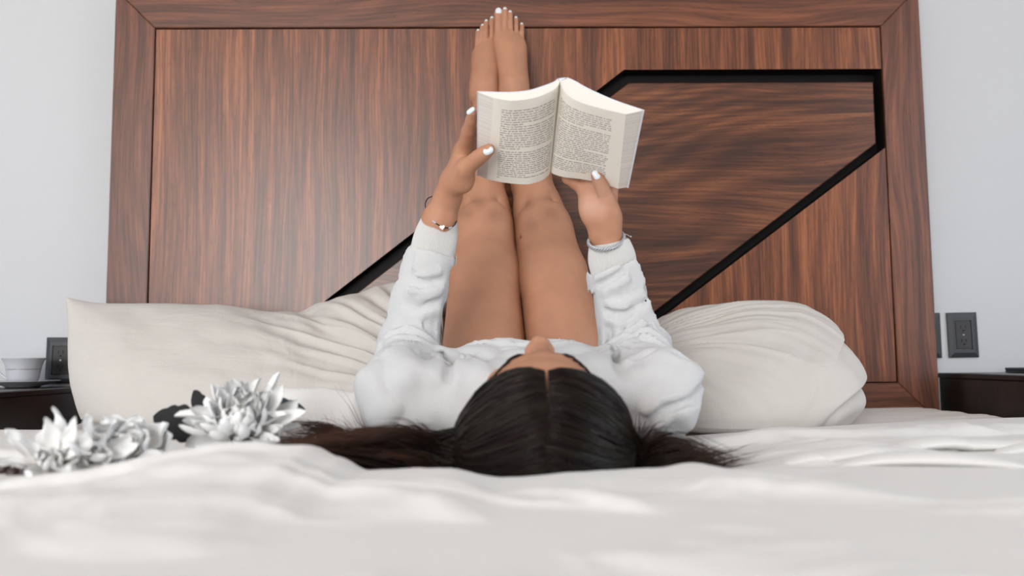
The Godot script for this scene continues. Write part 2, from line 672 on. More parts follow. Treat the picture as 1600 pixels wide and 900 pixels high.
func build_nightstands() -> void:
	for k in 2:
		var sg := -1.0 if k == 0 else 1.0
		var topy := 0.645 if k == 0 else 0.658
		var n := thing("nightstand", ["dark wenge nightstand left of the bed, under the white cup", "dark wenge nightstand right of the bed with a flat black tray"][k], "nightstand", Vector3(-1.333 if k == 0 else 1.302, 0, 0.205))
		obj("top", bevel_box(Vector3(0.55, 0.012, 0.52), 0.002, Vector3(0, topy - 0.006, 0)), M["wenge"], n)
		obj("body", bevel_box(Vector3(0.546, topy - 0.112, 0.514), 0.002, Vector3(0, (topy - 0.012 + 0.10) / 2.0, 0)), M["wenge"], n)
		var d := obj("drawer", bevel_box(Vector3(0.52, 0.20, 0.016), 0.002, Vector3(0, topy - 0.14, 0.266)), M["wenge"], n)
		obj("knob", bevel_box(Vector3(0.14, 0.012, 0.02), 0.003, Vector3(0, topy - 0.14, 0.284)), M["metal_line"], d)
		for x in [-0.23, 0.23]:
			for z in [-0.2, 0.2]:
				obj("leg", bevel_box(Vector3(0.04, 0.10, 0.04), 0.002, Vector3(x, 0.05, z)), M["wenge"], n)



# ---------------------------------------------------------------- bedding
var dn := []


# height of the ridge of the duvet in front of the head (x across the bed)
const RIDGE := [
	Vector2(-0.6805, 0.5889), Vector2(-0.5312, 0.5908), Vector2(-0.4952, 0.5910), Vector2(-0.4534, 0.5971), Vector2(-0.3509, 0.6044),
	Vector2(-0.2723, 0.6150), Vector2(-0.2419, 0.6189), Vector2(-0.2175, 0.6090), Vector2(-0.1900, 0.5955), Vector2(-0.1138, 0.5964),
	Vector2(-0.0527, 0.5867), Vector2(0.0147, 0.5902), Vector2(0.0946, 0.5942), Vector2(0.1288, 0.5986), Vector2(0.1753, 0.5903),
	Vector2(0.2928, 0.5817), Vector2(0.4482, 0.5788), Vector2(0.6359, 0.5767)]


func curve_at(c: Array, x: float) -> float:
	if x <= c[0].x:
		return c[0].y
	for k in range(1, c.size()):
		if x < c[k].x:
			var t: float = (x - c[k - 1].x) / (c[k].x - c[k - 1].x)
			return lerpf(c[k - 1].y, c[k].y, t * t * (3.0 - 2.0 * t))
	return c[c.size() - 1].y


func gauss(x: float, z: float, cx: float, cz: float, rx: float, rz: float, turn := 0.0) -> float:
	var dx := x - cx
	var dz := z - cz
	var a := (dx * cos(turn) + dz * sin(turn)) / rx
	var b := (-dx * sin(turn) + dz * cos(turn)) / rz
	return exp(-(a * a + b * b))


# a fold of cloth: steep on the camera side, soft behind; from p to q (x, z), w wide, h high
func fold(x: float, z: float, p: Vector2, q: Vector2, w: float, h: float, skew := 0.35) -> float:
	var d := q - p
	var l := d.length()
	d /= l
	var r := Vector2(x, z) - p
	var s := r.dot(d) / l
	var o := r.dot(Vector2(-d.y, d.x))
	o += sin(s * 7.0 + p.x * 9.0) * w * 0.25
	var ends := smoothstep(-0.25, 0.15, s) * (1.0 - smoothstep(0.85, 1.25, s))
	var ww := w * (skew if o > 0.0 else 1.0)
	return h * ends * exp(-(o * o) / (ww * ww))


# how far the bed gives way under the woman and the pillows
func sag(x: float, z: float) -> float:
	return 0.085 * gauss(x, z, 0.0, 1.03, 0.17, 0.15) + 0.040 * gauss(x, z, -0.01, 0.60, 0.24, 0.34) + 0.020 * gauss(x, z, -0.55, 0.36, 0.5, 0.16) + 0.020 * gauss(x, z, 0.33, 0.44, 0.36, 0.20)


func crease(x: float, z: float, p: Vector2, q: Vector2, h: float) -> float:
	var d := q - p
	var l := d.length()
	d /= l
	var r := Vector2(x, z) - p
	var s := r.dot(d) / l
	if s < -0.1 or s > 1.1:
		return 0.0
	var o := r.dot(Vector2(-d.y, d.x)) + 0.006 * sin(s * 5.0)
	var w := sin(PI * clampf((s + 0.1) / 1.2, 0.0, 1.0))
	return h * w * exp(-(o * o) / (0.0065 * 0.0065))


func duvet_y(x: float, z: float) -> float:
	if dn.is_empty():
		dn = [noise(5, 1.0, 2), noise(6, 1.0, 2), noise(7, 1.0, 3)]
	var base := BED_TOP + 0.012
	var r := curve_at(RIDGE, x) - base
	var near := smoothstep(1.20, 1.55, z)
	var far := 1.0 - smoothstep(1.02, 1.20, z)
	var shape := (1.0 - near * 0.8) if z > 1.2 else 1.0 - far
	var y := base + r * shape
	# soft body of the quilt
	var quiet := 1.0 - 0.75 * gauss(x, z, 0.0, 0.75, 0.34, 0.45)
	quiet *= 1.0 - 0.85 * gauss(x, z, 0.0, 1.2, 1.0, 0.05)
	quiet *= 1.0 - 0.10 * smoothstep(1.25, 1.5, z)
	y += (dn[0].get_noise_2d(x * 2.2 + z * 0.9, z * 3.4) * 0.011 + absf(dn[1].get_noise_2d(x * 3.6 - z * 1.7, z * 4.5)) * -0.012 + dn[2].get_noise_2d(x * 7.0 + 3.0 * dn[0].get_noise_2d(x * 2.0, z * 2.0), z * 9.0) * 0.0035) * quiet
	# where head and shoulders sink in
	y -= sag(x, z) * (1.0 - shape)
	# folds on the right
	y += fold(x, z, Vector2(0.24, 1.10), Vector2(0.62, 1.13), 0.035, 0.008)
	y += fold(x, z, Vector2(0.30, 1.17), Vector2(0.80, 1.15), 0.03, 0.005)
	y += fold(x, z, Vector2(0.40, 1.03), Vector2(0.95, 1.00), 0.04, 0.011)
	y += fold(x, z, Vector2(0.55, 1.24), Vector2(1.00, 1.10), 0.04, 0.004)
	y += fold(x, z, Vector2(0.10, 1.30), Vector2(0.42, 1.42), 0.03, 0.004)
	y += fold(x, z, Vector2(0.20, 0.86), Vector2(0.98, 0.80), 0.06, 0.014)
	# slack diagonal folds in the foreground
	y += fold(x, z, Vector2(-0.62, 1.38), Vector2(-0.30, 1.27), 0.05, 0.012, 0.6)
	y += fold(x, z, Vector2(-0.20, 1.30), Vector2(-0.06, 1.42), 0.03, 0.006, 0.6)
	y += fold(x, z, Vector2(-0.04, 1.30), Vector2(0.10, 1.46), 0.035, 0.007, 0.6)
	y += fold(x, z, Vector2(0.16, 1.33), Vector2(0.45, 1.45), 0.045, 0.007, 0.6)
	# tight creases between them
	y -= crease(x, z, Vector2(0.2372, 1.085), Vector2(0.3294, 1.08), 0.016)
	y -= crease(x, z, Vector2(0.3001, 1.105), Vector2(0.3736, 1.125), 0.016)
	y -= crease(x, z, Vector2(0.3349, 1.06), Vector2(0.4559, 1.035), 0.012)
	y -= crease(x, z, Vector2(0.4728, 1.045), Vector2(0.5886, 0.99), 0.020)
	y -= crease(x, z, Vector2(0.1553, 1.215), Vector2(0.2570, 1.26), 0.006)
	y -= crease(x, z, Vector2(0.1825, 0.95), Vector2(0.4061, 0.90), 0.006)
	# folds on the left
	y += fold(x, z, Vector2(-0.55, 1.28), Vector2(-0.28, 1.22), 0.035, 0.012)
	y += fold(x, z, Vector2(-0.22, 1.28), Vector2(-0.02, 1.36), 0.022, 0.007)
	y += fold(x, z, Vector2(-0.10, 1.26), Vector2(0.06, 1.40), 0.022, 0.005)
	y += fold(x, z, Vector2(-0.75, 1.02), Vector2(-0.40, 1.06), 0.05, 0.016)
	# cloth bunched against her left-hand shoulder
	y += fold(x, z, Vector2(-0.40, 0.78), Vector2(-0.24, 0.84), 0.055, 0.078, 0.8)
	y += fold(x, z, Vector2(-0.42, 0.88), Vector2(-0.26, 0.98), 0.035, 0.022)
	# hem at the head end lies down on the sheet
	y -= 0.012 * (1.0 - smoothstep(0.46, 0.60, z))
	y = maxf(y, BED_TOP - sag(x, z) + 0.0125)
	# over the side of the bed
	var over := maxf(absf(x) - 0.97, 0.0)
	y -= over * over * 3.0 + smoothstep(0.0, 0.12, over) * 0.05
	return y


func pillow(top: Array, bot: Array, thick: float, wrinkle: Callable, called: String) -> ArrayMesh:
	var nu := 220
	var nv := 140
	var tp := spline(top, nu + 1)
	var bp := spline(bot, nu + 1)
	var v := PackedVector3Array()
	var idx := PackedInt32Array()
	for side in [1.0, -1.0]:
		var base := v.size()
		for j in nv + 1:
			var t := float(j) / nv
			for i in nu + 1:
				var s := float(i) / nu
				var a: Vector3 = tp[i]
				var b: Vector3 = bp[i]
				var du: Vector3 = (tp[mini(i + 6, nu)] - tp[maxi(i - 6, 0)]).lerp(bp[mini(i + 6, nu)] - bp[maxi(i - 6, 0)], t)
				var n := (b - a).cross(du).normalized()
				if n.z < 0.0:
					n = -n
				var e := pow(maxf(sin(PI * t), 0.0), 0.55) * pow(maxf(sin(PI * s), 0.0), 0.42)
				var c := a.lerp(b, t) + Vector3(0, -0.02 * sin(PI * t), 0)
				var w: float = wrinkle.call(s, t) * minf(e * 1.6, 1.0) if side > 0.0 else 0.0
				v.append(c + n * (side * thick * e * (1.0 if side > 0.0 else 0.75) + w))
		for j in nv:
			for i in nu:
				var a := base + j * (nu + 1) + i
				var b := a + nu + 1
				if side > 0.0:
					idx.append_array(PackedInt32Array([a, a + 1, b, a + 1, b + 1, b]))
				else:
					idx.append_array(PackedInt32Array([a, b, a + 1, a + 1, b, b + 1]))
	return smooth_mesh(v, idx)


func build_bedding() -> void:
	# mattress, its fitted sheet and the quilt
	var mattress := obj("mattress", slab_surf(60, 60, func(u: float, v: float) -> Vector3:
		var x := lerpf(-0.985, 0.985, u)
		var z := lerpf(0.02, 2.03, v)
		var rim := minf(0.985 - absf(x), minf(z - 0.02, 2.03 - z))
		return Vector3(x, BED_TOP - 0.010 - sag(x, z) - 0.05 * pow(1.0 - clampf(rim / 0.06, 0.0, 1.0), 2.0), z),
		func(_u: float, _v: float, p: Vector3) -> Vector3: return Vector3(p.x, 0.352, p.z)), M["sheet_cloth"])
	tag(mattress, "thick mattress in a smooth cream fitted sheet, bare beside the right end of the headboard", "mattress")
	var fine := noise(15, 1.0, 2)
	var sheet := slab_surf(200, 200, func(u: float, v: float) -> Vector3:
		var a := (u - 0.5) * 2.5
		var x := clampf(a, -0.94, 0.94)
		var z := lerpf(0.012, 2.06, v)
		var over := a - x
		var th := clampf(over / 0.06, -PI / 2, PI / 2)
		var y := BED_TOP - 0.06 + 0.06 * cos(th)
		if absf(over) > 0.06 * PI / 2:
			y -= absf(over) - 0.06 * PI / 2
		y += (fine.get_noise_2d(x * 2.0, z * 38.0 + x * 4.0) * 0.0022 + fine.get_noise_2d(x * 5.0, z * 9.0) * 0.003) * cos(th)
		y -= sag(x, z)
		return Vector3(x + sin(th) * 0.06, y, z),
		func(u: float, _v: float, p: Vector3) -> Vector3: return p + Vector3(-signf(u - 0.5) * (0.002 if absf(u - 0.5) > 0.39 else 0.0), -0.002, 0))
	obj("fitted_sheet", sheet, M["sheet_cloth"], mattress)
	var duvet := slab_surf(520, 420, func(u: float, v: float) -> Vector3:
		var x := (u - 0.5) * 2.12
		var z := lerpf(0.50, 2.10, v)
		return Vector3(x, duvet_y(x, z), z),
		func(_u: float, _v: float, p: Vector3) -> Vector3: return p + Vector3(0, -0.009, 0))
	var spread := obj("duvet", duvet, M["duvet_cloth"])
	# cloth folded over on itself on the right
	for line: Array in [
		[Vector2(0.245, 1.10), Vector2(0.30, 1.085), Vector2(0.37, 1.075), Vector2(0.46, 1.06)],
		[Vector2(0.29, 1.13), Vector2(0.345, 1.135), Vector2(0.41, 1.155), Vector2(0.47, 1.18)],
		[Vector2(0.36, 1.06), Vector2(0.42, 1.035), Vector2(0.52, 1.02), Vector2(0.66, 1.03)],
		[Vector2(0.50, 1.06), Vector2(0.58, 1.02), Vector2(0.68, 0.96), Vector2(0.78, 0.93)]]:
		var pts := []
		for q: Vector2 in line:
			pts.append(Vector3(q.x, 0, q.y))
		pts = spline(pts, 40)
		var rad := []
		for k in 40:
			var w := pow(sin(PI * k / 39.0), 0.7)
			pts[k].y = duvet_y(pts[k].x, pts[k].z) + 0.010 * w - 0.004
			rad.append(0.024 * w + 0.0005)
		obj("fold", tube(pts, rad, 16, 0.30), M["duvet_cloth"], spread)
	tag(spread, "rumpled off-white duvet spread over the front of the bed", "duvet")
	# pillows
	var n1 := noise(40, 1.0, 2)
	var n2 := noise(41, 1.0, 2)
	var lw := func(s: float, t: float) -> float:
		var dx := s - 1.05
		var dy := (t - 1.0) * 0.42
		var ang := atan2(dy, dx)
		var r := sqrt(dx * dx + dy * dy)
		var pull := smoothstep(0.85, 0.15, r)
		var w := (absf(n1.get_noise_2d(ang * 5.5, r * 0.9)) - 0.25) * -0.034 * pull
		w += n2.get_noise_2d(s * 6.0, t * 2.5) * 0.006 - 0.0006 * smoothstep(0.10, 0.0, absf(n2.get_noise_2d(s * 9.0 + 5.0, t * 3.0 + s * 2.0))) - 0.0006 * smoothstep(0.12, 0.0, absf(n1.get_noise_2d(s * 3.0 + 9.0, t * 7.0 - s * 2.0)))
		w -= 0.018 * exp(-pow((s - 0.56 - t * 0.25) / 0.035, 2.0)) * smoothstep(0.75, 0.05, t)
		return w
	var lp := pillow(
		[Vector3(-1.0345, 0.8495, 0.1200), Vector3(-0.9749, 0.8330, 0.1000), Vector3(-0.8486, 0.8268, 0.0900), Vector3(-0.7028, 0.8198, 0.0900), Vector3(-0.5568, 0.7990, 0.1000), Vector3(-0.4691, 0.8238, 0.0900), Vector3(-0.3813, 0.8496, 0.0900), Vector3(-0.2903, 0.8755, 0.0900), Vector3(-0.1896, 0.8356, 0.1000)],
		[Vector3(-0.9018, 0.5882, 0.3000), Vector3(-0.7716, 0.5768, 0.3800), Vector3(-0.6468, 0.5739, 0.4200), Vector3(-0.5333, 0.5721, 0.4400), Vector3(-0.4507, 0.5736, 0.4400), Vector3(-0.3700, 0.5767, 0.4300), Vector3(-0.2760, 0.5797, 0.4200), Vector3(-0.2058, 0.5823, 0.4000), Vector3(-0.1594, 0.6036, 0.3600)], 0.085, lw, "left")
	tag(obj("pillow", lp, M["pillow_cloth"]), "long creased cream pillow propped against the headboard behind the flowers", "pillow", "bed pillows")
	var rw := func(s: float, t: float) -> float:
		var dx := s + 0.05
		var dy := (t - 0.45) * 0.6
		var ang := atan2(dy, dx)
		var w := (absf(n1.get_noise_2d(ang * 5.0 + 9.0, s * 1.0)) - 0.25) * -0.018 * smoothstep(0.9, 0.1, s)
		w += n2.get_noise_2d(s * 4.0 + 30.0, t * 2.0) * 0.006 - 0.0004 * smoothstep(0.10, 0.0, absf(n2.get_noise_2d(s * 8.0 + 8.0, t * 2.5)))
		return w
	var rp := pillow(
		[Vector3(0.2223, 0.7071, 0.2200), Vector3(0.2827, 0.7635, 0.1600), Vector3(0.3468, 0.7915, 0.1300), Vector3(0.4368, 0.8015, 0.1200), Vector3(0.5361, 0.8044, 0.1300), Vector3(0.6051, 0.7946, 0.1400), Vector3(0.6350, 0.7612, 0.1800), Vector3(0.6352, 0.7267, 0.2200), Vector3(0.6362, 0.7019, 0.2500), Vector3(0.6305, 0.6571, 0.2900), Vector3(0.6372, 0.6371, 0.3200), Vector3(0.6387, 0.6053, 0.3500)],
		[Vector3(0.1858, 0.6050, 0.4400), Vector3(0.2278, 0.5853, 0.5000), Vector3(0.2873, 0.5788, 0.5400), Vector3(0.3406, 0.5769, 0.5500), Vector3(0.3995, 0.5755, 0.5400), Vector3(0.4366, 0.5743, 0.5300), Vector3(0.4684, 0.5720, 0.5200), Vector3(0.4961, 0.5709, 0.5100), Vector3(0.5245, 0.5701, 0.4900), Vector3(0.5519, 0.5713, 0.4800), Vector3(0.5856, 0.5757, 0.4500)], 0.11, rw, "right")
	tag(obj("pillow", rp, M["pillow_cloth"]), "plump rounded cream pillow leaning on the headboard near the black wall outlet", "pillow", "bed pillows")



# ---------------------------------------------------------------- soft bodies: distance fields meshed as surface nets
class Prim:
	var kind := 0
	var a: Vector3
	var ba: Vector3
	var inv := 0.0
	var ra := 0.0
	var dr := 0.0
	var k := 0.01
	var op := 0
	var flat := false
	var n: Vector3
	var s := 0.0
	var mul := 1.0
	var bi: Basis
	var rmin := 0.0

	func d(p: Vector3) -> float:
		if kind == 0:
			var q := p - a
			if flat:
				q += n * (q.dot(n) * s)
			var t := clampf(q.dot(ba) * inv, 0.0, 1.0)
			return ((q - ba * t).length() - ra - dr * t) * mul
		var u := bi * (p - a)
		var k0 := u.length()
		if k0 < 1e-5:
			return -rmin
		var w := bi.transposed() * u
		return k0 * (k0 - 1.0) / w.length()


# tapered capsule; n and f flatten it to f times its radius along n
func cone(a: Vector3, b: Vector3, ra: float, rb: float, k := 0.012, n := Vector3.ZERO, f := 1.0, op := 0) -> Prim:
	var p := Prim.new()
	p.a = a
	p.ra = ra
	p.dr = rb - ra
	p.k = k
	p.op = op
	var ba := b - a
	if f != 1.0:
		p.flat = true
		p.n = n.normalized()
		p.s = 1.0 / f - 1.0
		ba += p.n * (ba.dot(p.n) * p.s)
		p.mul = minf(f, 1.0)
	p.ba = ba
	p.inv = 1.0 / maxf(ba.length_squared(), 1e-9)
	return p


func ell(c: Vector3, r: Vector3, k := 0.012, b := Basis.IDENTITY, op := 0) -> Prim:
	var p := Prim.new()
	p.kind = 1
	p.a = c
	p.k = k
	p.op = op
	p.bi = (b * Basis.from_scale(r)).inverse()
	p.rmin = minf(r.x, minf(r.y, r.z))
	return p


func chain(pts: Array, rad: Array, k := 0.006) -> Array:
	var out := []
	for i in pts.size() - 1:
		out.append(cone(pts[i], pts[i + 1], rad[i], rad[i + 1], k))
	return out


func field(p: Vector3, prims: Array) -> float:
	var d := 1e3
	for q: Prim in prims:
		var e := q.d(p)
		var k := q.k
		if q.op == 0:
			var g := maxf(k - absf(d - e), 0.0) / k
			d = minf(d, e) - g * g * k * 0.25
		else:
			var g2 := maxf(k - absf(d + e), 0.0) / k
			d = maxf(d, -e) + g2 * g2 * k * 0.25
	return d


func net(prims: Array, h: float, lo: Vector3, hi: Vector3, v: PackedVector3Array, idx: PackedInt32Array, disp: Variant = null, dmax := 0.0) -> void:
	const B := 8
	var nb := Vector3i(((hi - lo) / (h * B)).ceil())
	var nx := nb.x * B + 1
	var ny := nb.y * B + 1
	var nz := nb.z * B + 1
	var sy := nx
	var sz := nx * ny
	var val := PackedFloat32Array()
	val.resize(nx * ny * nz)
	val.fill(9.0)
	var cell := PackedInt32Array()
	cell.resize(nx * ny * nz)
	cell.fill(-1)
	var hd := h * B * 0.87
	var live := []
	for bz in nb.z:
		for by in nb.y:
			for bx in nb.x:
				var c := lo + Vector3(bx + 0.5, by + 0.5, bz + 0.5) * (h * B)
				var near := []
				for q: Prim in prims:
					if q.d(c) < hd * 1.35 + q.k + dmax + 0.004:
						near.append(q)
				if near.is_empty():
					continue
				if field(c, near) < -(hd * 1.7 + dmax + 0.01):
					continue
				live.append(Vector3i(bx, by, bz) * B)
				for z in B + 1:
					for y in B + 1:
						var at := bx * B + (by * B + y) * sy + (bz * B + z) * sz
						var p := lo + Vector3(bx * B, by * B + y, bz * B + z) * h
						for x in B + 1:
							if val[at + x] == 9.0:
								var w := Vector3(p.x + x * h, p.y, p.z)
								var d := field(w, near)
								if disp != null and absf(d) < dmax + h * 3.0:
									d += disp.call(w)
								val[at + x] = d
	var corner := [Vector3(0, 0, 0), Vector3(1, 0, 0), Vector3(0, 1, 0), Vector3(1, 1, 0), Vector3(0, 0, 1), Vector3(1, 0, 1), Vector3(0, 1, 1), Vector3(1, 1, 1)]
	var step := [0, 1, sy, sy + 1, sz, sz + 1, sz + sy, sz + sy + 1]
	var e0 := [0, 2, 4, 6, 0, 1, 4, 5, 0, 1, 2, 3]
	var e1 := [1, 3, 5, 7, 2, 3, 6, 7, 4, 5, 6, 7]
	var cells := PackedInt32Array()
	for b: Vector3i in live:
		for z in B:
			for y in B:
				var row := b.x + (b.y + y) * sy + (b.z + z) * sz
				for x in B:
					var at := row + x
					var inside := 0
					for k in 8:
						if val[at + step[k]] < 0.0:
							inside += 1
					if inside == 0 or inside == 8:
						continue
					var sum := Vector3.ZERO
					var cnt := 0
					for k in 12:
						var f0 := val[at + step[e0[k]]]
						var f1 := val[at + step[e1[k]]]
						if (f0 < 0.0) != (f1 < 0.0):
							var t := f0 / (f0 - f1)
							var c0: Vector3 = corner[e0[k]]
							sum += c0.lerp(corner[e1[k]], t)
							cnt += 1
					cell[at] = v.size()
					cells.append(at)
					v.append(lo + (Vector3(b.x + x, b.y + y, b.z + z) + sum / cnt) * h)
	var go := [1, sy, sz]
	for at in cells:
		var f0 := val[at]
		for ax in 3:
			var f1 := val[at + go[ax]]
			if (f0 < 0.0) == (f1 < 0.0):
				continue
			var u: int = go[(ax + 1) % 3]
			var w: int = go[(ax + 2) % 3]
			if at - u - w < 0:
				continue
			var c0 := cell[at - u - w]
			var c1 := cell[at - w]
			var c2 := cell[at]
			var c3 := cell[at - u]
			if c0 < 0 or c1 < 0 or c3 < 0:
				continue
			if f0 < 0.0:
				idx.append_array(PackedInt32Array([c0, c2, c1, c0, c3, c2]))
			else:
				idx.append_array(PackedInt32Array([c0, c1, c2, c0, c2, c3]))



# ---------------------------------------------------------------- the woman
const HEAD := Vector3(-0.008, 0.615, 1.035)
var spot_noise: FastNoiseLite


func hp(x: float, u: float, t: float) -> Vector3:
	return HEAD + Vector3(x, u * 0.9988 - t * 0.05, t * 0.9988 + u * 0.05)


func skin_color(p: Vector3) -> Color:
	var base := Color(0.475, 0.232, 0.138)
	var n := spot_noise.get_noise_3d(p.x * 14.0, p.y * 14.0, p.z * 14.0)
	var m := spot_noise.get_noise_3d(p.x * 60.0, p.y * 60.0, p.z * 60.0)
	base = base * (0.93 + 0.07 * n + 0.04 * m)
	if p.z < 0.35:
		for k in KNEE_SHADE_MARKS.size():  # darker skin and kneecap shading, both painted into the vertex colour
			var q: Vector4 = KNEE_SHADE_MARKS[k]
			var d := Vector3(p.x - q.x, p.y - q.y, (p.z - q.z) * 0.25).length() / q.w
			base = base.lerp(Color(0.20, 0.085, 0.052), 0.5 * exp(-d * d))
		for q: Vector3 in MOLES:
			if Vector3(p.x - q.x, p.y - q.y, (p.z - q.z) * 0.1).length() < 0.0026:
				base = Color(0.12, 0.05, 0.03)
	elif p.z > 0.9:
		var r := p - HEAD
		var lip := Vector2(r.x / 0.026, (r.z + 0.09) / 0.010).length()
		if r.y > 0.07 and lip < 1.0:
			base = base.lerp(Color(0.42, 0.13, 0.10), 0.7)
	elif p.y > 0.88:
		# palms are paler
		var q := p - Vector3(0.0929, 0.9521, 0.6850)
		var d2 := Vector2(q.x / 0.026, q.y / 0.030).length()
		base = base.lerp(Color(0.62, 0.36, 0.265), 0.75 * clampf(1.3 - d2, 0.0, 1.0) * (1.0 if p.x > 0.0 else 0.0))
	base.a = 1.0
	return base


const KNEE_SHADE_MARKS := [
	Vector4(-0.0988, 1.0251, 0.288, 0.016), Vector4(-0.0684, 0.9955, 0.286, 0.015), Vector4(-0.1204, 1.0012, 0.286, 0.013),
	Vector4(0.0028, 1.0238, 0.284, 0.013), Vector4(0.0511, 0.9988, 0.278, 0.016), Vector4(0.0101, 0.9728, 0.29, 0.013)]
const MOLES := [Vector3(-0.1082, 0.9754, 0.2950), Vector3(-0.0116, 0.9534, 0.2950), Vector3(0.0647, 0.9023, 0.3150)]


func leg_prims(left: bool) -> Array:
	var o := []
	var h := Vector3(-0.0879, 0.7175, 0.4000) if left else Vector3(0.0721, 0.7161, 0.4000)
	var k := Vector3(-0.0883, 1.0265, 0.2050) if left else Vector3(0.0293, 1.0257, 0.2050)
	var a := Vector3(-0.0891, 1.3275, 0.0620) if left else Vector3(-0.0190, 1.3271, 0.0720)
	var w := 1.0 if left else 0.97
	o.append(cone(h, h.lerp(k, 0.5), 0.080 * w, 0.0700 * w, 0.03))
	o.append(cone(h.lerp(k, 0.5), h.lerp(k, 0.85), 0.0700 * w, 0.0570 * w, 0.03))
	o.append(cone(h.lerp(k, 0.85), k, 0.0570 * w, 0.0500 * w, 0.03))
	# outer and inner thigh muscle
	for s in [-1.0, 1.0]:
		o.append(ell(h.lerp(k, 0.72) + Vector3(0.020 * s, 0.0, 0.018), Vector3(0.034, 0.085, 0.034), 0.03))
	# knee cap, the tendon under it, the dimples beside it
	o.append(ell(k + Vector3(0.0, -0.006, 0.034), Vector3(0.022, 0.028, 0.022), 0.03))
	o.append(cone(k + Vector3(0.0, 0.035, 0.028), k + Vector3(0.0, 0.080, 0.016), 0.014, 0.016, 0.02))
	for s in [-1.0, 1.0]:
		o.append(ell(k + Vector3(0.021 * s, -0.038, 0.034), Vector3(0.014, 0.022, 0.016), 0.022))
		o.append(ell(k + Vector3(0.029 * s, 0.002, 0.044), Vector3(0.005, 0.018, 0.010), 0.022, Basis.IDENTITY, 1))
	# shin and calf
	o.append(cone(k, k.lerp(a, 0.42), 0.046, 0.043, 0.03))
	o.append(cone(k.lerp(a, 0.42), a, 0.043, 0.0265, 0.03))
	o.append(ell(k.lerp(a, 0.32) + Vector3(0, -0.028, -0.012), Vector3(0.036, 0.075, 0.034), 0.03))
	# ankle bones and heel
	o.append(ell(a + Vector3(-0.024, 0.006, -0.002), Vector3(0.010, 0.013, 0.013), 0.014))
	o.append(ell(a + Vector3(0.024, 0.010, -0.002), Vector3(0.010, 0.013, 0.013), 0.014))
	o.append(cone(a + Vector3(0, 0.0, -0.008), a + Vector3(0, -0.018, -0.026), 0.024, 0.022, 0.02))
	return o


func foot_prims(ankle: Vector3, balls: Array, out: float) -> Array:
	var o := []
	var rb := [0.0120, 0.0092, 0.0088, 0.0086, 0.0090]
	for k in 5:
		var b: Vector3 = balls[k]
		var a := ankle + Vector3((k - 2) * 0.0062 * out, 0.012, -0.004 + 0.004 * (2 - absf(k - 1.5)))
		o.append(cone(a, b, 0.0225, rb[k], 0.014))
		o.append(cone(ankle + Vector3((k - 2) * 0.005 * out, -0.02, -0.028), b + Vector3(0, -0.014, -0.006), 0.020, 0.011, 0.014))
	return o


func toe_chain(o: Array, ball: Vector3, tip: Vector3, r: float) -> void:
	var mid := ball.lerp(tip, 0.5) + Vector3(0, 0, 0.006)
	o.append(cone(ball, mid, r * 1.0, r * 0.86, 0.0022))
	o.append(cone(mid, tip + Vector3(0, -r, 0), r * 0.86, r * 0.98, 0.0022))


func hand_left() -> Array:
	var o := []
	var w := Vector3(-0.1409, 0.9576, 0.6800)
	var m2 := Vector3(-0.1115, 1.0266, 0.7340)
	var back := Vector3(0.0, 0.55, -0.83)
	var m3 := m2 + Vector3(-0.003, 0.006, -0.020)
	var m4 := m2 + Vector3(-0.003, 0.004, -0.040)
	var m5 := m2 + Vector3(-0.002, -0.006, -0.058)
	o.append_array(chain([Vector3(-0.1832, 0.8181, 0.6450), Vector3(-0.1542, 0.9253, 0.6680), w], [0.032, 0.0245, 0.0200], 0.02))
	o.append(cone(w + Vector3(0, 0, 0.004), m2, 0.0165, 0.0125, 0.014))
	o.append(cone(w + Vector3(0, 0, -0.006), m3, 0.0165, 0.0125, 0.014))
	o.append(cone(w + Vector3(0, 0, -0.016), m4, 0.0155, 0.0115, 0.014))
	o.append(cone(w + Vector3(0, 0, -0.024), m5, 0.0145, 0.0105, 0.014))
	o.append_array(chain([m2, Vector3(-0.1032, 1.0455, 0.7680), Vector3(-0.0976, 1.0565, 0.7880), Vector3(-0.0952, 1.0640, 0.8020)], [0.0112, 0.0095, 0.0082, 0.0072], 0.004))
	o.append_array(chain([m3, m3 + Vector3(0.026, 0.034, 0.030), m3 + Vector3(0.040, 0.046, 0.052), m3 + Vector3(0.050, 0.052, 0.070)], [0.0112, 0.0095, 0.0085, 0.0074], 0.004))
	o.append_array(chain([m4, m4 + Vector3(0.030, 0.036, 0.026), m4 + Vector3(0.048, 0.046, 0.044), m4 + Vector3(0.060, 0.052, 0.060)], [0.0105, 0.0092, 0.0082, 0.0072], 0.004))
	o.append_array(chain([m5, m5 + Vector3(0.026, 0.032, 0.018), m5 + Vector3(0.040, 0.042, 0.030), m5 + Vector3(0.050, 0.048, 0.042)], [0.0095, 0.0082, 0.0072, 0.0064], 0.004))
	# thumb with its fleshy root, laid on the page
	var t0 := Vector3(-0.1292, 0.9815, 0.7050)
	var t1 := Vector3(-0.1083, 0.9940, 0.7440)
	var t2 := Vector3(-0.0870, 1.0055, 0.7660)
	var t3 := Vector3(-0.0712, 1.0130, 0.7825)
	o.append(cone(w + Vector3(0.004, 0.006, 0.008), t0, 0.0165, 0.0165, 0.014))
	o.append(cone(t0, t1, 0.0165, 0.0140, 0.014))
	o.append(ell(t0.lerp(t1, 0.42) + Vector3(0.008, -0.006, 0.002), Vector3(0.016, 0.020, 0.015), 0.022))
	o.append_array(chain([t1, t1.lerp(t2, 0.6), t2, t2.lerp(t3, 0.5), t3], [0.0138, 0.0112, 0.0110, 0.0100, 0.0094], 0.006))
	return o


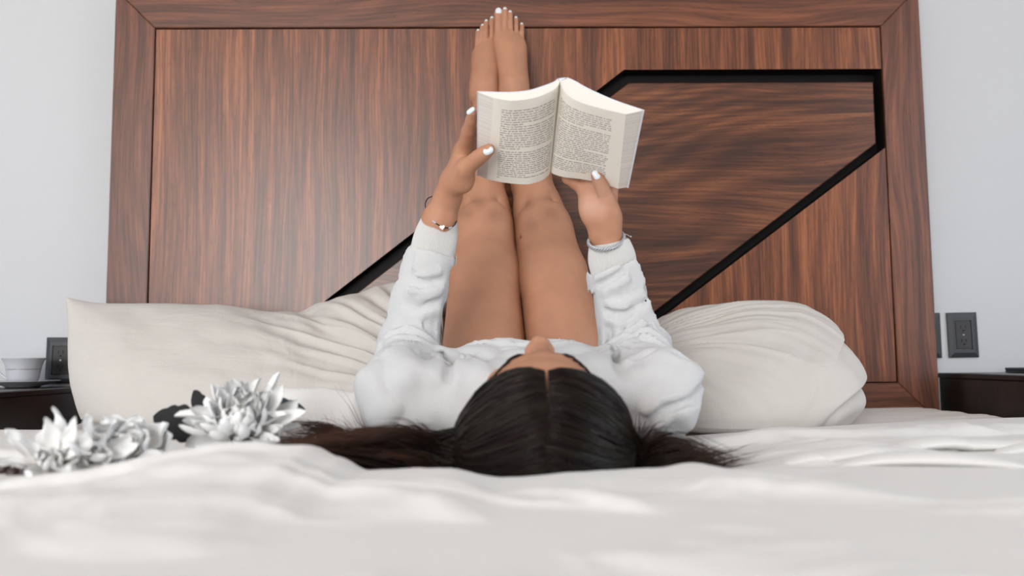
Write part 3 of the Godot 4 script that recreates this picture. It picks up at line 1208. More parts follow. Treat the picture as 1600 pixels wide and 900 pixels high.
func hand_right() -> Array:
	var o := []
	var w := Vector3(0.1163, 0.9021, 0.6640)
	var nrm := Vector3(-0.1, -0.45, 0.9)
	var m5 := Vector3(0.0820, 0.9753, 0.6640)
	var m4 := Vector3(0.0955, 0.9833, 0.6660)
	var m3 := Vector3(0.1110, 0.9849, 0.6680)
	var m2 := Vector3(0.1264, 0.9801, 0.6700)
	o.append_array(chain([Vector3(0.1318, 0.8157, 0.6450), Vector3(0.1228, 0.8724, 0.6580), w], [0.030, 0.0212, 0.0188], 0.02))
	o.append(cone(w, m2, 0.0160, 0.0115, 0.014, nrm, 0.8))
	o.append(cone(w, m3, 0.0160, 0.0120, 0.014, nrm, 0.8))
	o.append(cone(w, m4, 0.0160, 0.0120, 0.014, nrm, 0.8))
	o.append(cone(w + Vector3(-0.006, 0, 0), m5, 0.0155, 0.0115, 0.014, nrm, 0.8))
	# heel of the hand
	o.append(ell(Vector3(0.0911, 0.9441, 0.6720), Vector3(0.018, 0.027, 0.014), 0.014))
	# fingers up behind the cover, fanned a little to the left
	o.append_array(chain([m2, m2 + Vector3(-0.002, 0.040, 0.010), m2 + Vector3(-0.006, 0.054, 0.034), m2 + Vector3(-0.010, 0.062, 0.052)], [0.0108, 0.0092, 0.0082, 0.0072], 0.004))
	o.append_array(chain([m3, m3 + Vector3(-0.010, 0.042, 0.012), m3 + Vector3(-0.016, 0.058, 0.038), m3 + Vector3(-0.022, 0.066, 0.058)], [0.0110, 0.0093, 0.0083, 0.0073], 0.004))
	o.append_array(chain([m4, m4 + Vector3(-0.016, 0.036, 0.012), m4 + Vector3(-0.028, 0.052, 0.034), m4 + Vector3(-0.036, 0.060, 0.052)], [0.0105, 0.0090, 0.0080, 0.0070], 0.004))
	o.append_array(chain([m5, Vector3(0.0675, 0.9860, 0.6640), Vector3(0.0546, 0.9926, 0.6680), Vector3(0.0480, 1.0099, 0.6760)], [0.0100, 0.0085, 0.0075, 0.0066], 0.004))
	# thumb over the foot of the page
	var t0 := Vector3(0.1238, 0.9278, 0.6740)
	var t1 := Vector3(0.1170, 0.9541, 0.6900)
	var t2 := Vector3(0.1052, 0.9748, 0.7060)
	var t3 := Vector3(0.0970, 0.9887, 0.7175)
	o.append(cone(w + Vector3(0.008, 0.012, 0.008), t0, 0.0145, 0.0150, 0.014))
	o.append(cone(t0, t1, 0.0150, 0.0122, 0.012))
	o.append(ell(t0.lerp(t1, 0.3) + Vector3(-0.010, 0.002, 0.002), Vector3(0.017, 0.026, 0.013), 0.014))
	o.append_array(chain([t1, t1.lerp(t2, 0.6), t2, t2.lerp(t3, 0.5), t3], [0.0120, 0.0104, 0.0106, 0.0096, 0.0088], 0.005))
	return o


func head_prims() -> Array:
	var o := []
	var b := Basis(Vector3(1, 0, 0), Vector3(0, 0.9988, 0.05), Vector3(0, -0.05, 0.9988))
	o.append(ell(hp(0, -0.008, 0.015), Vector3(0.074, 0.090, 0.088), 0.02, b))
	o.append(ell(hp(0, 0.042, 0.012), Vector3(0.060, 0.040, 0.055), 0.025, b))
	o.append(ell(hp(0, 0.035, -0.045), Vector3(0.060, 0.050, 0.065), 0.02, b))
	o.append(ell(hp(0, 0.032, -0.085), Vector3(0.050, 0.042, 0.040), 0.02, b))
	o.append(ell(hp(0, 0.066, -0.108), Vector3(0.018, 0.016, 0.016), 0.02, b))
	for s in [-1.0, 1.0]:
		o.append(ell(hp(0.045 * s, 0.052, -0.042), Vector3(0.020, 0.018, 0.018), 0.02, b))
		o.append(ell(hp(0.033 * s, 0.097, -0.022), Vector3(0.017, 0.014, 0.012), 0.012, b, 1))
		o.append(ell(hp(0.033 * s, 0.0725, -0.023), Vector3(0.0125, 0.0125, 0.0125), 0.004, b))
		o.append(ell(hp(0.011 * s, 0.091, -0.064), Vector3(0.008, 0.009, 0.008), 0.006, b))
		o.append(ell(hp(0.074 * s, -0.008, -0.020), Vector3(0.008, 0.018, 0.030), 0.006, b))
	o.append(cone(hp(-0.022, 0.073, -0.004), hp(0.022, 0.073, -0.004), 0.011, 0.011, 0.02))
	o.append(cone(hp(-0.022, 0.073, -0.004), hp(-0.048, 0.056, -0.006), 0.010, 0.008, 0.02))
	o.append(cone(hp(0.022, 0.073, -0.004), hp(0.048, 0.056, -0.006), 0.010, 0.008, 0.02))
	o.append(cone(hp(0, 0.0815, 0.000), hp(0, 0.0995, -0.056), 0.0075, 0.0085, 0.016))
	o.append(ell(hp(0, 0.102, -0.059), Vector3(0.0105, 0.010, 0.010), 0.006, b))
	o.append(ell(hp(0, 0.083, -0.084), Vector3(0.024, 0.009, 0.007), 0.006, b))
	o.append(ell(hp(0, 0.082, -0.094), Vector3(0.021, 0.009, 0.007), 0.006, b))
	o.append(cone(hp(-0.022, 0.089, -0.089), hp(0.022, 0.089, -0.089), 0.0016, 0.0016, 0.003, Vector3.ZERO, 1.0, 1))
	o.append(cone(hp(0, -0.012, -0.06), hp(0, -0.018, -0.19), 0.052, 0.056, 0.03))
	return o


const SHL := Vector3(-0.1978, 0.6574, 0.8500)
const ELL_ := Vector3(-0.2062, 0.7162, 0.6150)
const WRL := Vector3(-0.1677, 0.8673, 0.6560)
const SHR := Vector3(0.1626, 0.6522, 0.8500)
const ELR := Vector3(0.1693, 0.7129, 0.6150)
const WRR := Vector3(0.1294, 0.8364, 0.6500)


func torso_prims() -> Array:
	var o := []
	o.append(ell(Vector3(-0.015, 0.632, 0.72), Vector3(0.140, 0.068, 0.16), 0.05))
	o.append(ell(Vector3(-0.012, 0.632, 0.52), Vector3(0.130, 0.062, 0.17), 0.05))
	o.append(ell(Vector3(-0.012, 0.640, 0.40), Vector3(0.150, 0.070, 0.10), 0.05))
	o.append(cone(Vector3(-0.14, 0.635, 0.84), Vector3(0.12, 0.635, 0.84), 0.05, 0.05, 0.04))
	o.append(cone(SHL, ELL_, 0.035, 0.029, 0.02))
	o.append(cone(ELL_, WRL, 0.029, 0.025, 0.015))
	o.append(cone(SHR, ELR, 0.035, 0.029, 0.02))
	o.append(cone(ELR, WRR, 0.029, 0.025, 0.015))
	return o


func build_person() -> void:
	spot_noise = noise(91, 1.0, 2)
	var who := thing("person", "woman in a white sweatshirt lying on the bed, bare legs up against the headboard, reading", "person")
	var v := PackedVector3Array()
	var idx := PackedInt32Array()
	# body under the clothes, then legs, feet, hands and head at finer grain, all in one surface
	net(torso_prims(), 0.012, Vector3(-0.30, 0.52, 0.26), Vector3(0.28, 0.92, 1.0), v, idx)
	net(leg_prims(true), 0.0045, Vector3(-0.20, 0.58, 0.0), Vector3(0.05, 1.318, 0.52), v, idx)
	net(leg_prims(false), 0.0045, Vector3(-0.10, 0.58, 0.0), Vector3(0.18, 1.318, 0.52), v, idx)
	var lb := [Vector3(-0.0544, 1.4703, 0.0260), Vector3(-0.0700, 1.4733, 0.0310), Vector3(-0.0841, 1.4669, 0.0310), Vector3(-0.0967, 1.4581, 0.0290), Vector3(-0.1077, 1.4480, 0.0260)]
	var lt := [Vector3(-0.0523, 1.5390, 0.0240), Vector3(-0.0696, 1.5382, 0.0260), Vector3(-0.0838, 1.5310, 0.0240), Vector3(-0.0933, 1.5205, 0.0220), Vector3(-0.1044, 1.5080, 0.0210)]
	var rb := [Vector3(-0.0544, 1.4761, 0.0520), Vector3(-0.0388, 1.4857, 0.0520), Vector3(-0.0249, 1.4832, 0.0500), Vector3(-0.0109, 1.4768, 0.0460), Vector3(0.0015, 1.4659, 0.0410)]
	var rt := [Vector3(-0.0538, 1.5499, 0.0440), Vector3(-0.0382, 1.5539, 0.0420), Vector3(-0.0257, 1.5476, 0.0380), Vector3(-0.0117, 1.5347, 0.0340), Vector3(0.0023, 1.5202, 0.0300)]
	var tr := [0.0112, 0.0072, 0.0069, 0.0067, 0.0068]
	for s in 2:
		var feet := foot_prims(Vector3(-0.0889, 1.3494, 0.0620) if s == 0 else Vector3(-0.0188, 1.3489, 0.0720), lb if s == 0 else rb, -1.0 if s == 0 else 1.0)
		feet.append_array(leg_prims(s == 0))
		for k in 5:
			toe_chain(feet, lb[k] if s == 0 else rb[k], lt[k] if s == 0 else rt[k], tr[k])
		net(feet, 0.0025, Vector3(-0.135 if s == 0 else -0.075, 1.306, 0.0), Vector3(-0.03 if s == 0 else 0.03, 1.58, 0.12), v, idx)
	net(hand_left(), 0.0028, Vector3(-0.22, 0.86, 0.60), Vector3(-0.02, 1.12, 0.86), v, idx)
	net(hand_right(), 0.0028, Vector3(0.03, 0.85, 0.60), Vector3(0.18, 1.09, 0.77), v, idx)
	net(head_prims(), 0.0035, Vector3(-0.11, 0.50, 0.84), Vector3(0.10, 0.76, 1.16), v, idx)
	var col := PackedColorArray()
	col.resize(v.size())
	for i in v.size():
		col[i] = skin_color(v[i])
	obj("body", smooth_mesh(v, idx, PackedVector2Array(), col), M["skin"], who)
	dress(who)
	hair_and_face(who)
	nails(who, lt, rt, tr)


# ---------------------------------------------------------------- sweatshirt
var fold_noise: FastNoiseLite
var creases := []
var crease_box := []


func set_creases(prims: Array) -> void:
	for c: Array in [
		[Vector3(-0.2330, 0.7991, 0.6800), Vector3(-0.1982, 0.7833, 0.7000), Vector3(-0.1661, 0.7830, 0.7000), Vector3(-0.1378, 0.7950, 0.6700)],
		[Vector3(-0.2394, 0.7237, 0.6900), Vector3(-0.1971, 0.7329, 0.7100), Vector3(-0.1642, 0.7179, 0.7000), Vector3(-0.1456, 0.7008, 0.6800)],
		[Vector3(-0.1442, 0.7028, 0.7000), Vector3(-0.1650, 0.6782, 0.7600), Vector3(-0.1761, 0.6614, 0.8200)],
		[Vector3(-0.1590, 0.6855, 0.7400), Vector3(-0.1699, 0.6659, 0.7900), Vector3(-0.1769, 0.6511, 0.8300)],
		[Vector3(-0.2127, 0.8359, 0.6800), Vector3(-0.1782, 0.8194, 0.7000), Vector3(-0.1392, 0.8292, 0.6800)],
		[Vector3(-0.1012, 0.7099, 0.7600), Vector3(-0.1201, 0.6753, 0.8200), Vector3(-0.1279, 0.6463, 0.8700)],
		[Vector3(0.0934, 0.7699, 0.6800), Vector3(0.1314, 0.7686, 0.7000), Vector3(0.1640, 0.7804, 0.7000), Vector3(0.1922, 0.7965, 0.6700)],
		[Vector3(0.1007, 0.7209, 0.6800), Vector3(0.1248, 0.7404, 0.7000), Vector3(0.1516, 0.7489, 0.7100), Vector3(0.1975, 0.7527, 0.6800)],
		[Vector3(0.1060, 0.7026, 0.7000), Vector3(0.1313, 0.7052, 0.7200), Vector3(0.1632, 0.7168, 0.7200), Vector3(0.1909, 0.7136, 0.7200), Vector3(0.2022, 0.6938, 0.7400)],
		[Vector3(0.1215, 0.7122, 0.7200), Vector3(0.1343, 0.6814, 0.7800), Vector3(0.1532, 0.6640, 0.8300), Vector3(0.1804, 0.6538, 0.8500)],
		[Vector3(0.1844, 0.6605, 0.8400), Vector3(0.1689, 0.6374, 0.8700), Vector3(0.1388, 0.6168, 0.8900)],
		[Vector3(0.1088, 0.7043, 0.7400), Vector3(0.1061, 0.6820, 0.8000), Vector3(0.1108, 0.6483, 0.8700)],
		[Vector3(0.0910, 0.8110, 0.6800), Vector3(0.1143, 0.8213, 0.7000), Vector3(0.1446, 0.8424, 0.6900)]]:
		var on := PackedVector3Array()
		for q: Vector3 in spline(c, (c.size() - 1) * 4 + 1):
			# lay the crease on the cloth
			for it in 4:
				var d := field(q, prims)
				var g := Vector3(field(q + Vector3(0.002, 0, 0), prims) - d, field(q + Vector3(0, 0.002, 0), prims) - d, field(q + Vector3(0, 0, 0.002), prims) - d)
				q -= g.normalized() * d * 0.9
			on.append(q)
		creases.append(on)
		var box := AABB(on[0], Vector3.ZERO)
		for q in on:
			box = box.expand(q)
		crease_box.append(box.grow(0.03))



func sleeve_fold(p: Vector3, s: Vector3, e: Vector3, w: Vector3, ph: float) -> float:
	# stacked folds round the sleeve between elbow and cuff, wide soft ones above the elbow
	var a := e - s
	var b := w - e
	var ta := clampf((p - s).dot(a) / a.length_squared(), 0.0, 1.0)
	var tb := clampf((p - e).dot(b) / b.length_squared(), 0.0, 1.0)
	var t := ta * a.length() + tb * b.length()
	var axis := (s + a * ta) if tb <= 0.0 else (e + b * tb)
	var r := p - axis
	var ang := atan2(r.x, r.z)
	var n := fold_noise.get_noise_3d(p.x * 7.0 + ph, p.y * 7.0, p.z * 7.0)
	var u := t * 17.0 + 0.22 * sin(ang + ph * 2.0) + 0.10 * sin(ang * 2.0 + t * 25.0) + n * 0.55 + ph
	var f := absf(fposmod(u, 1.0) * 2.0 - 1.0)
	f = 1.0 - f * f * f * f
	var amp := 0.0040 * (0.45 + 0.55 * absf(sin(ang * 0.5 + ph + floor(u) * 1.7)))
	amp *= smoothstep(0.16, 0.26, t)
	return 0.0022 - amp * f * 1.5


func sweater_disp(p: Vector3) -> float:
	var d := 0.0
	if p.x < -0.015:
		d += sleeve_fold(p, SHL, ELL_, WRL, 0.35) * smoothstep(-0.13, -0.17, p.x)
	else:
		d += sleeve_fold(p, SHR, ELR, WRR, 1.9) * smoothstep(0.09, 0.13, p.x)
	# pulls fanning out of the armpits over chest and shoulder
	for arm: Vector3 in [Vector3(-0.1442, 0.7068, 0.7000), Vector3(0.1071, 0.7085, 0.7000)]:
		var q := p - arm
		var r := Vector2(q.x, q.z).length()
		var ang := atan2(q.z, q.x)
		var n := fold_noise.get_noise_2d(cos(ang) * 1.5 + arm.x * 30.0, sin(ang) * 1.5 + r * 1.5)
		d += (absf(n) - 0.20) * 0.024 * smoothstep(0.26, 0.08, r) * smoothstep(0.02, 0.07, r)
	for n in creases.size():
		var bx: AABB = crease_box[n]
		if not bx.has_point(p):
			continue
		var c: PackedVector3Array = creases[n]
		var best := 1.0
		var along := 0.0
		for k in c.size() - 1:
			var b := c[k + 1] - c[k]
			var q := p - c[k]
			var t := clampf(q.dot(b) / maxf(b.length_squared(), 1e-9), 0.0, 1.0)
			var e2 := (q - b * t).length()
			if e2 < best:
				best = e2
				along = (k + t) / (c.size() - 1)
		var e := best / 0.0066
		var w := smoothstep(0.0, 0.14, along) * (1.0 - smoothstep(0.86, 1.0, along))
		d += w * (0.0078 * exp(-e * e) - 0.0048 * exp(-pow((e - 2.1) / 1.3, 2.0)))
	var slack := fold_noise.get_noise_3d(p.x * 10.0 + p.z * 5.0 * signf(p.x), p.y * 7.0, p.z * 5.0)
	d += (0.20 - absf(slack)) * 0.019 * smoothstep(0.76, 0.68, p.y)
	return d


func cuff(a: Vector3, b: Vector3, ra: float, rb: float) -> ArrayMesh:
	var ax := (b - a).normalized()
	var sx := ax.cross(Vector3(0, 0, 1)).normalized()
	var sz := sx.cross(ax)
	return surf(288, 26, func(u: float, v: float) -> Vector3:
		var th := u * TAU
		var t := clampf(v / 0.6, 0.0, 1.0)
		var inn := smoothstep(0.58, 0.66, v)
		var back := maxf(v - 0.64, 0.0) / 0.36
		var r := lerpf(ra, rb, t) + 0.0035 * sin(PI * t) * (1.0 - inn)
		r += 0.00055 * cos(th * 72.0) * (1.0 - inn * 0.5)
		r -= 0.005 * inn
		r += 0.0012 * sin(th * 3.0 + 1.0) + 0.0008 * sin(th * 5.0)
		var y := t - back * 0.7 + 0.035 * sin(PI * smoothstep(0.56, 0.68, v))
		return a.lerp(b, y) + sx * (cos(th) * r) + sz * (sin(th) * r * 0.94))


func dress(who: Node3D) -> void:
	fold_noise = noise(57, 1.0, 2)
	var o := []
	o.append(ell(Vector3(-0.013, 0.634, 0.70), Vector3(0.160, 0.084, 0.19), 0.05))
	o.append(ell(Vector3(-0.012, 0.634, 0.53), Vector3(0.150, 0.080, 0.18), 0.05))
	o.append(ell(Vector3(-0.012, 0.640, 0.43), Vector3(0.170, 0.084, 0.09), 0.04))
	for s in [-1.0, 1.0]:
		o.append(ell(Vector3(-0.013 + 0.068 * s, 0.672, 0.69), Vector3(0.060, 0.050, 0.070), 0.05))
	o.append(cone(Vector3(-0.15, 0.630, 0.84), Vector3(0.12, 0.630, 0.84), 0.062, 0.062, 0.05))
	o.append(cone(Vector3(-0.2101, 0.6674, 0.8300), Vector3(-0.2047, 0.6239, 0.8700), 0.036, 0.036, 0.03))
	o.append(cone(Vector3(0.1776, 0.6638, 0.8300), Vector3(0.1685, 0.6202, 0.8700), 0.036, 0.036, 0.03))
	o.append(cone(SHL, ELL_, 0.050, 0.050, 0.035))
	o.append(cone(ELL_, WRL, 0.051, 0.0395, 0.02))
	o.append(ell(WRL + (WRL - ELL_).normalized() * 0.096, Vector3.ONE * 0.09, 0.006, Basis.IDENTITY, 1))
	o.append(cone(SHR, ELR, 0.050, 0.052, 0.035))
	o.append(cone(ELR, WRR, 0.053, 0.0430, 0.02))
	o.append(ell(WRR + (WRR - ELR).normalized() * 0.096, Vector3.ONE * 0.09, 0.006, Basis.IDENTITY, 1))
	var v := PackedVector3Array()
	var idx := PackedInt32Array()
	set_creases(o)
	net(o, 0.0045, Vector3(-0.33, 0.50, 0.30), Vector3(0.32, 0.93, 0.96), v, idx, sweater_disp, 0.014)
	var sw := obj("sweatshirt", smooth_mesh(v, idx), M["sweater_cloth"], who)
	sw.set_meta("label", "white cotton sweatshirt with bunched sleeves")
	obj("cuff", cuff(Vector3(-0.1677, 0.8705, 0.6560), Vector3(-0.1522, 0.9297, 0.6670), 0.0345, 0.0275), M["cuff_cloth"], sw)
	obj("cuff", cuff(Vector3(0.1296, 0.8427, 0.6500), Vector3(0.1206, 0.8888, 0.6610), 0.0370, 0.0325), M["cuff_cloth"], sw)
	# collar round the neck
	var ring := []
	for k in 33:
		var a := TAU * k / 32
		ring.append(Vector3(-0.01 + cos(a) * 0.070, 0.628 + sin(a) * 0.068, 0.90 - sin(a) * 0.018))
	obj("collar", tube(ring, 0.010, 10), M["cuff_cloth"], sw)


# ---------------------------------------------------------------- hair, brows, eyes
const HC := Vector3(0.0, -0.008, 0.015)


func scalp(phi: float, a: float, grow: float) -> Vector3:
	# phi from the parting to the side, a from the brow over the crown to the nape
	var rx := 0.080 + grow
	var ru := 0.096 + grow
	var rt := 0.096 + grow
	return hp(HC.x + rx * sin(phi), HC.y + ru * cos(phi) * cos(a), HC.z + rt * cos(phi) * sin(a))


func hair_and_face(who: Node3D) -> void:
	var g := rng(7)
	var n := noise(77, 1.0, 2)
	# the mass of hair next to the skull
	var v := PackedVector3Array()
	var idx := PackedInt32Array()
	var col := PackedColorArray()
	var nu := 120
	var nv := 70
	for j in nv + 1:
		var b := float(j) / nv
		for i in nu + 1:
			var s := float(i) / nu * 2.0 - 1.0
			var phi := s * deg_to_rad(100.0)
			var a0 := deg_to_rad(37.0 + 3.0 * n.get_noise_1d(s * 9.0)) - absf(s) * 0.20
			var a := lerpf(a0, deg_to_rad(215.0), b)
			var edge := minf(b * 9.0, 1.0)
			var grow := lerpf(-0.012, 0.011, edge) - 0.0025 * exp(-pow(s / 0.02, 2.0)) * smoothstep(0.5, 0.2, b) + 0.0012 * n.get_noise_2d(s * 70.0, b * 3.0)
			v.append(scalp(phi, a, grow))
			col.append(Color(0.070, 0.050, 0.043) if absf(s) < 0.008 and b < 0.30 else Color(0.011, 0.0085, 0.008))
	for j in nv:
		for i in nu:
			var a := j * (nu + 1) + i
			var b := a + nu + 1
			idx.append_array(PackedInt32Array([a, a + 1, b, a + 1, b + 1, b]))
	var cap := obj("hair", smooth_mesh(v, idx, PackedVector2Array(), col), M["hair"], who)
	cap.set_meta("label", "long dark brown hair parted in the middle and spread on the duvet")
	# locks of strands from the parting over the sides, then out over the quilt
	v = PackedVector3Array()
	idx = PackedInt32Array()
	col = PackedColorArray()
	for side: float in [-1.0, 1.0]:
		for lock in 105:
			var f := (lock + g.randf()) / 105.0
			var a := lerpf(deg_to_rad(38.0), deg_to_rad(188.0), f)
			# where the lock ends on the bed
			var reach := g.randf()
			var ex: float
			var ez: float
			if side < 0.0:
				ex = lerpf(-0.16, -0.345, pow(reach, 0.8))
				ez = lerpf(0.90, 1.10, clampf(f * 0.8 + g.randfn(0.0, 0.14), 0.0, 1.0))
			else:
				ex = lerpf(0.12, 0.225, pow(reach, 1.6))
				ez = lerpf(0.88, 1.10, clampf(f * 0.8 + g.randfn(0.0, 0.12), 0.0, 1.0))
			var lift := absf(g.randfn(0.0, 0.006))
			var wave := g.randf_range(-1.0, 1.0)
			var tone := g.randf()
			var bulk := pow(g.randf(), 0.6)
			var up := g.randf() < 0.25
			for k in 20:
				var da := g.randfn(0.0, 0.035)
				var pts := []
				var rad := []
				var off := Vector3(g.randfn(0.0, 0.006), g.randfn(0.0, 0.004), g.randfn(0.0, 0.009))
				var gr := g.randf_range(0.010, 0.0165)
				var thick := g.randf_range(0.0005, 0.0010)
				var tipx := ex + g.randfn(0.0, 0.018)
				var tipz := ez + g.randfn(0.0, 0.018)
				var pe := 0.0
				# over the skull
				var part := absf(g.randfn(0.012, 0.010)) + 0.012 * smoothstep(1.6, 0.9, a) - g.randf() * 0.11 * smoothstep(0.95, 1.35, a)
				var fall := g.randf_range(1.30, 1.55)
				for q in 11:
					var s := float(q) / 10.0
					var phi := lerpf(part, fall, s) * side
					var goal := lerpf(deg_to_rad(50.0), deg_to_rad(205.0), pow(f, 0.75))
					var aa := a + da * (0.3 + s) + (goal - a) * pow(s, 1.25) - 0.17 * sin(PI * minf(s * 0.8, 1.0)) * smoothstep(0.95, 0.66, a)
					pts.append(scalp(phi, aa, gr * minf(0.80 + s * 2.0, 1.0) + 0.006 * s + 0.0012 * sin(s * 9.0 + wave * 4.0)))
				# down to the quilt and outwards
				var last: Vector3 = pts[10]
				var out := Vector3(tipx, 0.0, tipz)
				for q in range(1, 15):
					var s := float(q) / 14.0
					var e := smoothstep(0.0, 1.0, s) * 0.6 + s * 0.4
					var p := Vector3(lerpf(last.x, out.x, e), 0.0, lerpf(last.z, out.z, e))
					p.z += sin(s * 5.0 + wave * 3.0) * 0.016 * s * (1.0 - s * 0.4) + off.z * s
					p.x += off.x * s
					var mass := (0.058 if side < 0.0 else 0.066) * exp(-pow((absf(p.x) - 0.11) / (0.12 if side < 0.0 else 0.06), 2.0))
					var ground := duvet_y(p.x, p.z) + 0.002 + lift + mass * bulk
					var y := lerpf(last.y, ground + absf(off.y), smoothstep(0.0, 0.35, s))
					if up and s > 0.75:
						y += pow((s - 0.75) / 0.25, 2.0) * (0.028 * absf(wave) if tipx < -0.22 else 0.003)
					p.y = y
					pts.append(p)
				var m := pts.size()
				for q in m:
					var s := float(q) / (m - 1)
					rad.append(thick * (0.7 + 0.6 * sin(PI * minf(s * 1.3, 1.0))) * (1.0 - 0.85 * smoothstep(0.7, 1.0, s)))
				var from := v.size()
				tube_into(v, idx, pts, rad, 3, 1.0, Vector3(0, 0, 1), false)
				for q in range(from, v.size()):
					var s := float(q - from) / (m * 3)
					var c := Color(0.009, 0.0065, 0.006).lerp(Color(0.019, 0.011, 0.0085), tone * 0.7)
					c = c.lerp(Color(0.105, 0.046, 0.028) * (0.6 + 0.8 * tone), smoothstep(0.55, 0.95, s) * (0.9 if side < 0.0 else 0.3))
					col.append(c)
	var strands := obj("strand", smooth_mesh(v, idx, PackedVector2Array(), col), M["hair"], cap)
	strands.name = "strands"
	strands.set_meta("kind", "stuff")
	# brows
	var skull := head_prims()
	for side: float in [-1.0, 1.0]:
		v = PackedVector3Array()
		idx = PackedInt32Array()
		col = PackedColorArray()
		for k in 120:
			var s := g.randf()
			var x := lerpf(0.021, 0.060, s) * side
			var t := lerpf(-0.006, 0.001, sin(s * 2.2)) + g.randfn(0.0, 0.0022) * (1.0 - 0.5 * s)
			var u := 0.0880 - 8.5 * x * x
			t += 0.007
			u = 0.11
			while u > 0.03 and field(hp(x, u, t), skull) > 0.0:
				u -= 0.0008
			var p := hp(x, u, t)
			var q := hp(x + 0.008 * side, u - 17.0 * absf(x) * 0.008 + 0.002, t - 0.001 + 0.003 * (1.0 - s))
			tube_into(v, idx, [p, p.lerp(q, 0.5) + Vector3(0, 0.0012, 0), q], [0.0004, 0.0005, 0.0002], 3, 1.0, Vector3(0, 0, 1), false)
		for q in v.size():
			col.append(Color(0.016, 0.010, 0.008))
		obj("eyebrow", smooth_mesh(v, idx, PackedVector2Array(), col), M["hair"], who)
		# eye and lashes, turned to the page
		var ey := obj("eye", lathe([Vector2(0, -0.0118), Vector2(0.0083, -0.0083), Vector2(0.0118, 0.0), Vector2(0.0083, 0.0083), Vector2(0, 0.0118)], 20), M["pearl"], who)
		ey.position = hp(0.033 * side, 0.0745, -0.0245)
		var ir := obj("iris", lathe([Vector2(0, 0.0122), Vector2(0.0035, 0.0119), Vector2(0.0054, 0.0106), Vector2(0.0054, 0.0095)], 16), M["brown_cord"], ey)
		ir.name = "iris"


func nail_mesh(w: float, l: float) -> ArrayMesh:
	return surf(14, 14, func(u: float, v: float) -> Vector3:
		var a := (u - 0.5) * 2.0
		var b := (v - 0.5) * 2.0
		var sx := a * sqrt(maxf(1.0 - b * b * b * b * 0.55, 0.0))
		var sy := b * (1.0 - 0.12 * a * a)
		var e := maxf(absf(a), absf(b))
		return Vector3(sx * w, sy * l, 0.0016 - 0.33 * w * a * a - 0.0015 * pow(e, 6.0) - 0.10 * l * maxf(b, 0.0) * b))


# a painted nail: p on the skin, out away from it, along to the fingertip
func nail(who: Node3D, p: Vector3, out: Vector3, along: Vector3, w: float, l: float, called: String) -> void:
	var o := obj(called, nail_mesh(w, l), M["nail_polish"], who)
	var z := out.normalized()
	var y := (along - z * along.dot(z)).normalized()
	o.transform = Transform3D(Basis(y.cross(z), y, z), p)


func nails(who: Node3D, lt: Array, rt: Array, tr: Array) -> void:
	var up := Vector3(0, 0.35, 1.0)
	for k in 5:
		var r: float = tr[k]
		var w := 0.0075 if k == 0 else 0.0047 - 0.0003 * k
		var l := 0.0095 if k == 0 else 0.0045 - 0.0003 * k
		for s in 2:
			var tip: Vector3 = lt[k] if s == 0 else rt[k]
			var o := up + Vector3(0, 0.35 if k > 0 else -0.15, 0)
			nail(who, tip + Vector3(0, -r, 0) + o.normalized() * (r - 0.0006), o, Vector3(0, 1, 0), w, l, "toenail")
	# thumbs and the forefinger on the edge of the cover
	var c := Vector3(-0.0575, 0.70, 2.01)
	var a := Vector3(-0.0712, 1.0130, 0.7825)
	nail(who, a + (c - a).normalized() * 0.0088 - (a - Vector3(-0.0870, 1.0055, 0.7660)).normalized() * 0.002, c - a + Vector3(-0.25, 0.2, 0), a - Vector3(-0.0870, 1.0055, 0.7660), 0.0058, 0.0078, "fingernail")
	a = Vector3(0.0970, 0.9887, 0.7175)
	nail(who, a + (c - a).normalized() * 0.0080, c - a + Vector3(0.30, 0.25, 0), a - Vector3(0.1052, 0.9748, 0.7060), 0.0055, 0.0078, "fingernail")
	a = Vector3(-0.0952, 1.0640, 0.8020)
	nail(who, a + Vector3(-0.35, 0.2, 0.75).normalized() * 0.0068, Vector3(-0.55, 0.2, 0.75), a - Vector3(-0.0976, 1.0565, 0.7880), 0.0044, 0.0072, "fingernail")



# ---------------------------------------------------------------- the book
const FRONT_LT := [Vector3(0.0319, 1.0968, 0.8439), Vector3(0.0267, 1.0860, 0.8508), Vector3(0.0153, 1.0766, 0.8568), Vector3(-0.0059, 1.0662, 0.8635), Vector3(-0.0348, 1.0612, 0.8667), Vector3(-0.0519, 1.0636, 0.8652), Vector3(-0.0635, 1.0666, 0.8633)]
const BACK_LT := [Vector3(0.0294, 1.1004, 0.8415), Vector3(0.0235, 1.0944, 0.8454), Vector3(0.0067, 1.0861, 0.8507), Vector3(-0.0155, 1.0780, 0.8560), Vector3(-0.0418, 1.0752, 0.8578), Vector3(-0.0644, 1.0759, 0.8573), Vector3(-0.0843, 1.0766, 0.8569)]
const FRONT_LB := [Vector3(0.0268, 1.0026, 0.6809), Vector3(0.0233, 0.9952, 0.6857), Vector3(0.0115, 0.9856, 0.6919), Vector3(-0.0113, 0.9785, 0.6964), Vector3(-0.0429, 0.9811, 0.6947), Vector3(-0.0613, 0.9849, 0.6923), Vector3(-0.0756, 0.9886, 0.6899)]
const BACK_LB := [Vector3(0.0261, 1.0100, 0.6762), Vector3(0.0208, 1.0076, 0.6777), Vector3(0.0061, 1.0027, 0.6808), Vector3(-0.0147, 0.9992, 0.6831), Vector3(-0.0406, 0.9969, 0.6846), Vector3(-0.0664, 0.9958, 0.6853), Vector3(-0.0901, 0.9960, 0.6852)]
const FRONT_RT := [Vector3(0.0319, 1.0968, 0.8439), Vector3(0.0372, 1.0789, 0.8554), Vector3(0.0455, 1.0671, 0.8629), Vector3(0.0635, 1.0555, 0.8704), Vector3(0.0911, 1.0451, 0.8771), Vector3(0.1058, 1.0405, 0.8800), Vector3(0.1195, 1.0364, 0.8827)]
